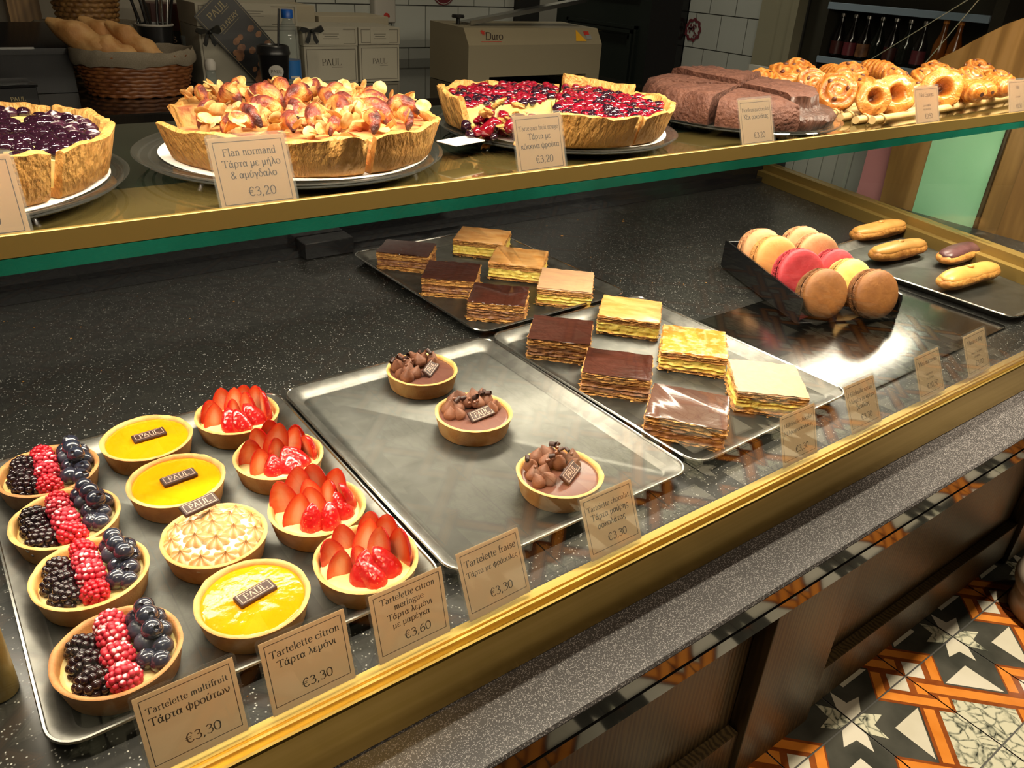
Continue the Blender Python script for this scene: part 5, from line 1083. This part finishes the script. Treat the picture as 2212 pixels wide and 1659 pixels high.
t = thing('coffee_box', 'dark red coffee capsule box with white lettering behind the tumbler', 'box', (.350, 2.06, BZ)); g = G(); rbox(g, -.045, 0, .001, .035, .08, .185, .002, .001); g.ob('carton', 'dark_red', t); g = G(); rbox(g, -.0455, -.0008, .001, .0355, .0805, .115, .002, .0005); g.ob('sleeve', 'leaf_black', t); g = G(); text(g, 'NES', -.004, .085, .022, 0, .0016, 15, 8, T=UP); g.ob('lettering', 'plaque_text', t)
def lathe_thing(nm, label, cat, loc, parts, grp=None):
    t = thing(nm, label, cat, loc, 0, grp)
    for pn, pr, m_, *r in parts: g = G(); g.lathe(pr, 28, 0); g.ob(pn, m_, t, 40)
    return t
lathe_thing('glass_tumbler', 'small empty glass tumbler beside the utensil tub', 'glass', (.363, 1.94, BZ), [('glass', [(0, .001), (.014, .001), (.019, .115), (.0178, .115), (.013, .006), (0, .006)], 'bottle_clear')])
lathe_thing('juice_bottle', 'yellow juice bottle partly hidden at the left of the big cake box', 'bottle', (.395, 2.0, BZ), [('bottle', [(0, .001), (.03, .001), (.032, .01), (.032, .17), (.018, .21), (.013, .25), (0, .25)], 'yellow_juice'), ('cap', [(0, .2505), (.015, .2505), (.015, .275), (0, .275)], 'cup_white')])
lathe_thing('sugar_dispenser', 'small white-topped jar at the left of the big cake box', 'jar', (.342, 1.70, BZ), [('jar', [(0, .001), (.012, .001), (.012, .05), (.009, .058), (0, .058)], 'bottle_clear'), ('cap', [(0, .0585), (.013, .0585), (.014, .075), (.008, .084), (0, .085)], 'cup_white')])
# cake boxes
def cake_box(label, x0, x1, y, h, split, depth, seal=True, name=True, grp='branded cake boxes on the back counter', yaw=0.0):
    w = x1 - x0; t = thing('cake_box', label, 'box', ((x0 + x1) / 2, y, BZ), yaw, grp); a = w / 2
    g = G(); rbox(g, -a, 0, .001, a, depth, split - .001, .0015, .0008); frame(g, -a + .006, .008, a - .006, split - .008, .0016, 1, .0006, UP)
    if name: text(g, 'PAUL', 0, split * .50, w * .155, 1, .0007, 10, 4, T=UP); quad(g, 0, split * .44, w * .2, split * .448, 1, .0007, UP)
    g.ob('body', ['box_card', 'box_ink'], t, 30)
    g = G(); rbox(g, -a - .0015, -.002, split, a + .0015, depth + .0015, h, .0015, .0008); frame(g, -a + .006, split + .005, a - .006, h - .005, .0014, 1, .0026, UP)
    lid = g.ob('lid', ['box_card', 'box_ink'], t, 30)
    if seal:
        g = G(); g.box(-w * .23, -.0036, split + .004, w * .23, -.0030, h + .001); 
        for k in range(3): quad(g, -w * (.15 - .03 * (k == 1)), h - .018 - k * .006, w * (.15 - .03 * (k == 1)), h - .0166 - k * .006, 1, .0038, UP)
        g.ob('seal', ['box_card', 'box_ink'], lid, 30)
    return t
def bow(label, x, y, z, s, yaw=0.0):
    t = thing('ribbon_bow', label, 'ribbon', (x, y, z), yaw, 'black ribbon bows'); g = G()
    for sg, tl in ((1, .35), (-1, -.15)):
        pts = [(0, 0), (.35, .22), (.8, .34 + tl * .3), (1.0, .05), (.7, -.14), (.3, -.06)]
        g.prism([(sg * u * s, v * s) for u, v in pts], -.006, .006, 0, T=UP)
        g.prism([(sg * u * s, v * s) for u, v in ((0, .1), (.2, .0), (.56, -.80), (.34, -1.0), (.14, -.72))], .001, .003, 0, T=UP)
    g.ball((0, -.004, 0), (.18 * s, .010, .16 * s), 10, 8); g.ob('bow', 'ribbon', t, 40)
cake_box('large cream cake box behind the black leaflet', .352, .622, 1.80, .205, .150, .16, True, False); cake_box('wide cream cake box right of the water bottle', .628, .791, 1.78, .151, .102, .15); cake_box('narrow cream cake box next to the bread slicer', .800, .932, 1.785, .150, .104, .15)
bow('black ribbon bow at the left corner of the leaflet', .356, 1.728, .300, .034, .2); bow('black ribbon bow on the corner of the wide cake box', .645, 1.760, .300, .034, -.2)
# leaflet leaning across the large box
t = thing('leaflet', 'black delivery leaflet with pastry pictures leaning across the large cake box', 'leaflet', (.4700, 1.775, .267)); LA = Matrix.Translation((0, 0, 0)) @ Matrix.Rotation(-.06, 4, 'X') @ UP @ Matrix.Rotation(math.radians(41), 4, 'Z')
hw, hh = .0565, .134
g = G(); g.box(-hw, -hh, -.0012, hw, hh, 0, 0); frame(g, -hw + .004, -hh + .004, hw - .004, hh - .004, .0009, 1, .0003)
text(g, 'PAUL', 0, hh - .036, .026, 1, .0004, 10, 4); quad(g, 0, hh - .0415, .030, hh - .0405, 1, .0004); text(g, 'DELIVERY', 0, hh - .070, .0165, 1, .0004, 12, 5); quad(g, -.03, hh - .0765, .03, hh - .0757, 1, .0004)
rnd = random.Random(12)
for i in range(34):
    px, py = rnd.uniform(-hw + .014, hw - .014), rnd.uniform(-hh + .014, hh - .100); r = rnd.uniform(.007, .013); n = 12
    g.add([(px + r * math.cos(2 * PI * k / n) * rnd.uniform(.8, 1.1), py + r * .75 * math.sin(2 * PI * k / n), .0004 + i * .00002) for k in range(n)], [tuple(range(n))], 2)
g.v = [tuple(LA @ Vector(p)) for p in g.v]; g.ob('printed_card', ['leaf_black', 'gold_ink', 'photo_bread'], t, 20)
# takeaway cup
t = thing('takeaway_cup', 'black takeaway cup with a lid and a cream oval badge', 'cup', (.4885, 1.645, BZ + .0005))
g = G(); g.lathe([(0, .003), (.0275, .003), (.0285, .0008), (.0305, .0008), (.0400, .100), (.0412, .102), (.040, .104), (0, .104)], 40, 0); g.ob('cup', 'leaf_black', t, 40)
g = G(); g.lathe([(.0285, .0004), (.0312, .0004), (.0315, .0030), (.0303, .0030)], 40, 0); g.ob('base_rim', 'cup_white', t, 40)
g = G(); g.lathe([(.0425, .099), (.0430, .104), (.0415, .107), (.0405, .1165), (.037, .120), (.034, .117), (0, .117)], 40, 0); g.ob('lid', 'black_plastic', t, 40)
g = G(); RN = [i / 8 for i in range(1, 9)]
BM = lambda p: ((lambda a, r: (r * math.sin(a), -r * math.cos(a), .060 + p[1]))(p[0] / .037 + (-.25), .0305 + .0096 * (.059 + p[1]) / .1 + p[2]))
g.add([BM((0, 0, .0007))] + [BM((.0195 * q * math.cos(2 * PI * k / 28), .0165 * q * math.sin(2 * PI * k / 28), .0007)) for q in RN for k in range(28)], [(0, 1 + k, 1 + (k + 1) % 28) for k in range(28)] + [(1 + j * 28 + k, 1 + (j + 1) * 28 + k, 1 + (j + 1) * 28 + (k + 1) % 28, 1 + j * 28 + (k + 1) % 28) for j in range(7) for k in range(28)], 0)
b0 = len(g.v); text(g, 'PAUL', 0, -.003, .0115, 1, .0011, 11, 5); g.v = g.v[:b0] + [BM(p) for p in g.v[b0:]]; g.ob('badge', ['cup_white', 'box_ink'], t, 40)
g = G(); g.tube([(.015, .0, .118), (.019, .0, .16), (.024, 0, .205)], .0028, 8); tag(g.ob('drinking_straw', 'black_plastic', None, 40, T3((.4885, 1.645, BZ))), 'thin black straw in the takeaway cup', 'straw')
t = lathe_thing('water_bottle', 'clear plastic water bottle with a blue cap and blue label', 'bottle', (.5485, 1.685, BZ + .0005), [
    ('bottle', [(0, .002), (.020, .0005), (.0255, .004), (.0265, .012), (.0250, .02), (.0265, .028), (.0265, .085), (.0250, .090), (.0262, .098), (.0248, .106), (.0262, .114), (.0248, .122), (.0260, .130), (.0240, .145), (.0180, .163), (.0128, .174), (.0122, .180), (0, .180)], 'bottle_clear'),
    ('cap', [(0, .1805), (.0150, .1805), (.0152, .199), (.0140, .2005), (0, .2005)], 'cap_blue'), ('label', [(.0268, .034), (.0272, .034), (.0272, .080), (.0268, .080)], 'water_blue')])
g = G(); 
for k, (s_, z_) in enumerate((('AVRA', .062), ('NERO', .045))): pass
quad(g, -.012, .036, .012, .042, 0, 0, T3((0, -.0276, 0)) @ UP); g.ob('label_band', 'cup_white', t)
g = G(); rbox(g, .80, 2.06, BZ + .0005, 1.045, 2.22, .315, .002, .001); tag(g.ob('beige_carton', 'beige_card'), 'plain beige carton standing behind the cake boxes', 'box')
g = G(); rbox(g, .445, 2.04, BZ + .0005, .78, 2.2, .345, .002, .001); tag(g.ob('brown_carton', 'beige_card'), 'long beige carton behind the large cake box', 'box')
t = thing('wall_box', 'small white wall box with a red mark, left of the tiles', 'box', (1.142, 2.262, .280)); g = G(); rbox(g, -.042, 0, 0, .042, .039, .11, .006, .003); g.ob('housing', 'cup_white', t); g = G(); g.ball((.004, -.0005, .024), (.012, .0015, .009), 12, 6, amp=.3); g.ob('red_mark', 'red_ink', t)
# bread slicer
t = thing('bread_slicer', 'beige countertop bread slicer with a steel lever, front of the tiled wall', 'bread slicer', (1.335, 1.62, BZ))
x0, x1 = -.263, .263; D = .22
g = G(); P = [(0, .001), (0, .117), (.030, .162), (D, .166), (D, .001)]
ox0, ox1, oz = -.185, .205, .027
prof(g, P, x0, ox0 - .0); prof(g, P, ox1, x1); prof(g, [(0, oz), (0, .117), (.030, .162), (D, .166), (D, oz)], ox0, ox1); prof(g, [(0.2, .001), (.2, oz), (D, oz), (D, .001)], ox0, ox1, 1)
g.ob('housing', ['slicer_paint', 'matt_black'], t, 20)
SL = Matrix.Translation((0, .015, .1395)) @ Matrix.Rotation(-math.atan2(.030, .045), 4, 'X') @ UP
g = G(); text(g, 'Duro'.replace('D', 'D'), -.165, -.010, .034, 0, .0011, 9, 4, T=SL, slant=.28); g.ob('lettering', 'ink', t)
g = G(); quad(g, -.215, -.017, -.14, -.0155, 0, .001, SL); g.add([(-.2 + .011 * math.cos(a) * (1 if k % 2 else .4), .012 + .011 * math.sin(a) * (1 if k % 2 else .4), .001) for k, a in ((k, 2 * PI * k / 16) for k in range(16))], [tuple(range(16))], 0, T=SL); g.ob('red_logo_mark', 'red_ink', t)
g = G(); g.add([(.155, -.017, .001), (.200, -.017, .001), (.167, .021, .001)], [(0, 1, 2)], 0, T=SL); g.ob('warning_sticker', 'yellow_sticker', t)
g = G(); quad(g, .203, -.010, .225, .004, 0, .001, SL); quad(g, .197, .004, .219, .016, 1, .001, SL); g.ob('square_sticker', ['grey_sticker', 'red_ink'], t)
g = G(); g.tube([(-.225, .12, .164), (-.225, .12, .182)], .006, 10); g.lathe([(0, .182), (.019, .182), (.020, .186), (.018, .191), (0, .192)], 20, 0, T=T3((-.225, .12, 0))); g.ob('knob', 'black_plastic', t)
g = G(); a_ = math.atan2(.068, .44); g.box(0, -.02, 0, .46, .05, .006, T=T3((-.205, .10, .165), ry=-a_)); g.box(0, -.0225, .0, .46, -.0195, .012, T=T3((-.205, .10, .165), ry=-a_)); g.ob('lever', 'steel', t)
# drinks fridge against the right wall
t = thing('drinks_fridge', 'dark open drinks fridge with pale blue shelf edges and bottles', 'fridge', (3.02, 1.20, FL))
y0, y1 = -.36, .368
g = G(); 
for bx in ((-.40, y1 - .085, 0, 0, y1, 2.2), (-.40, y0, 0, 0, y0 + .04, 2.2), (-.02, y0, 0, 0, y1, 2.2), (-.40, y0, 0, 0, y1, .12)): g.box(*bx)
g.ob('cabinet', 'fridge_frame', t)
for z in (1.004, 1.192):
    g = G(); rbox(g, -.40, y0 + .0405, z, -.021, y1 - .0855, z + .012, .001, .001); rbox(g, -.412, y0 + .0405, z - .004, -.4003, y1 - .0855, z + .020, .001, .001, 1); g.ob('shelf', ['fridge_frame', 'fridge_shelf'], t)
def drink(i, y, x, m_, lab, label, h=.16):
    t = lathe_thing('drink_bottle', label, 'bottle', (3.02 + x, y, FL + 1.0165), [('bottle', [(0, .0005), (.021, .0005), (.023, .006), (.023, h * .52), (.0095, h * .78), (.0088, h * .93), (0, h * .93)], m_), ('cap', [(0, h * .931), (.0105, h * .931), (.0105, h), (0, h)], 'steel' if m_ != 'orange_drink' else 'tile_orange'), ('label', [(.0234, h * .12), (.0238, h * .12), (.0238, h * .40), (.0234, h * .40)], lab)], 'bottles in the drinks fridge')
    return t
names = ['dark bottle nearest the fridge door frame', 'second dark bottle from the fridge frame', 'dark bottle with a brown label, third in the fridge row', 'green bottle fourth in the fridge row', 'dark bottle fifth in the fridge row', 'green bottle sixth in the fridge row', 'dark bottle just before the orange drinks']
for i, l_ in enumerate(names): drink(i, 1.44 - i * .055, -.36, ('bottle_dark', 'bottle_dark', 'bottle_dark', 'bottle_green', 'bottle_dark', 'bottle_green', 'bottle_dark')[i], ('dark_red', 'maroon', 'photo_bread', 'bottle_green', 'dark_red', 'bottle_green', 'maroon')[i], l_)
for i, l_ in enumerate(('orange drink bottle on the left of the pair in the fridge', 'orange drink bottle on the right of the pair, with a white label')):
    b = drink(9 + i, 1.035 - i * .052, -.372, 'orange_drink', 'orange_drink' if not i else 'tile_orange', l_, .17)
    if i: g = G(); g.lathe([(0, .0005), (.013, .0005)], 20, 0, T=T3((-.0242, 0, .045)) @ Matrix(((0, 0, -1, 0), (-1, 0, 0, 0), (0, 1, 0, 0), (0, 0, 0, 1)))); g.ob('badge', 'cup_white', b)
# ------------------------------------------------------------------ beyond the end of the case
t = thing('oak_partition', 'oak partition with a curved top and a pale green inset panel at the case end', 'partition', (1.78, .30, FL))
YZ = lambda y, z: (y - .30, z - FL)
arc = [(.648, .285), (.612, .3244), (.578, .350), (.5453, .371), (.515, .394), (.4837, .4153), (.452, .436), (.4194, .4516), (.38, .466), (.33, .478), (.27, .484), (.20, .484)]
pl = [YZ(y, z) for y, z in arc] + [YZ(.20, FL + .001), YZ(.585, FL + .001)]
g = G(); n = len(pl); g.add([(x, y, z) for x in (-.012, .02) for y, z in pl], [tuple(range(n)), tuple(range(n, 2 * n))[::-1]] + [(i, n + i, n + (i + 1) % n, (i + 1) % n) for i in range(n)], 0); g.ob('board', 'oak', t, 30)
g = G(); pl = [YZ(.5400, .26), YZ(.5330, -.2), YZ(.3655, -.2), YZ(.3667, .26)]; g.add([(x, y, z) for x in (-.014, -.0125) for y, z in pl], [(0, 1, 2, 3), (7, 6, 5, 4)] + [(i, 4 + i, 4 + (i + 1) % 4, (i + 1) % 4) for i in range(4)], 0); g.ob('green_panel', 'green_panel', t)
g = G(); rbox(g, -.022, .3645 - .30, .3, -.0125, .3795 - .30 - .006, 1.04, .001, .001); g.ob('batten', 'oak_dark', t)
g = G(); g.box(1.80, .600, FL + .001, 1.806, .72, .25); tag(g.ob('pink_board', 'pink_card'), 'pale pink board between the white panelling and the oak partition', 'board')
g = G(); g.box(1.9, .66, FL + .001, 1.92, 1.25, .25); 
for k in range(12): g.box(1.894, .67 + k * .048, FL + .001, 1.8995, .67 + k * .048 + .044, .25)
tag(g.ob('white_panelling', 'panel_white'), 'white boarded panel seen through the end of the case', 'panel')
t = thing('stone_urn', 'turned pale stone urn base standing on the floor tiles at the right edge', 'urn', (1.583, -.165, FL + .0008)); g = G(); g.lathe([(0, 0), (.098, 0), (.100, .004), (.098, .060), (0, .060)], 56, 0); g.ob('plinth', 'urn_stone', t, 40)
g = G(); g.lathe([(0, .0602), (.100, .0602), (.108, .075), (.111, .095), (.106, .115), (.094, .130), (.074, .138), (.070, .150), (.078, .160), (.074, .172), (.05, .20), (.04, .30), (0, .30)], 56, 0); g.ob('turned_foot', 'urn_stone', t, 60)
# crumbs on the deck
g = G(); rnd = random.Random(77)
for i in range(60): x, y = rnd.uniform(-.3, 1.1), rnd.uniform(-.03, .88); s_ = rnd.uniform(.0005, .0013); g.ball((x, y, -.0158 + s_ * .5), (s_ * 1.5, s_, s_ * .6), 5, 4)
for x, y in ((.97, .80), (.18, -.035), (.21, -.02), (.77, .78)): g.ball((x, y, -.0148), (.004, .0022, .0012), 6, 5, amp=.4)
o = g.ob('crumbs', 'flaky'); o['kind'] = 'stuff'; tag(o, 'scattered pastry crumbs on the black granite deck', 'crumbs')
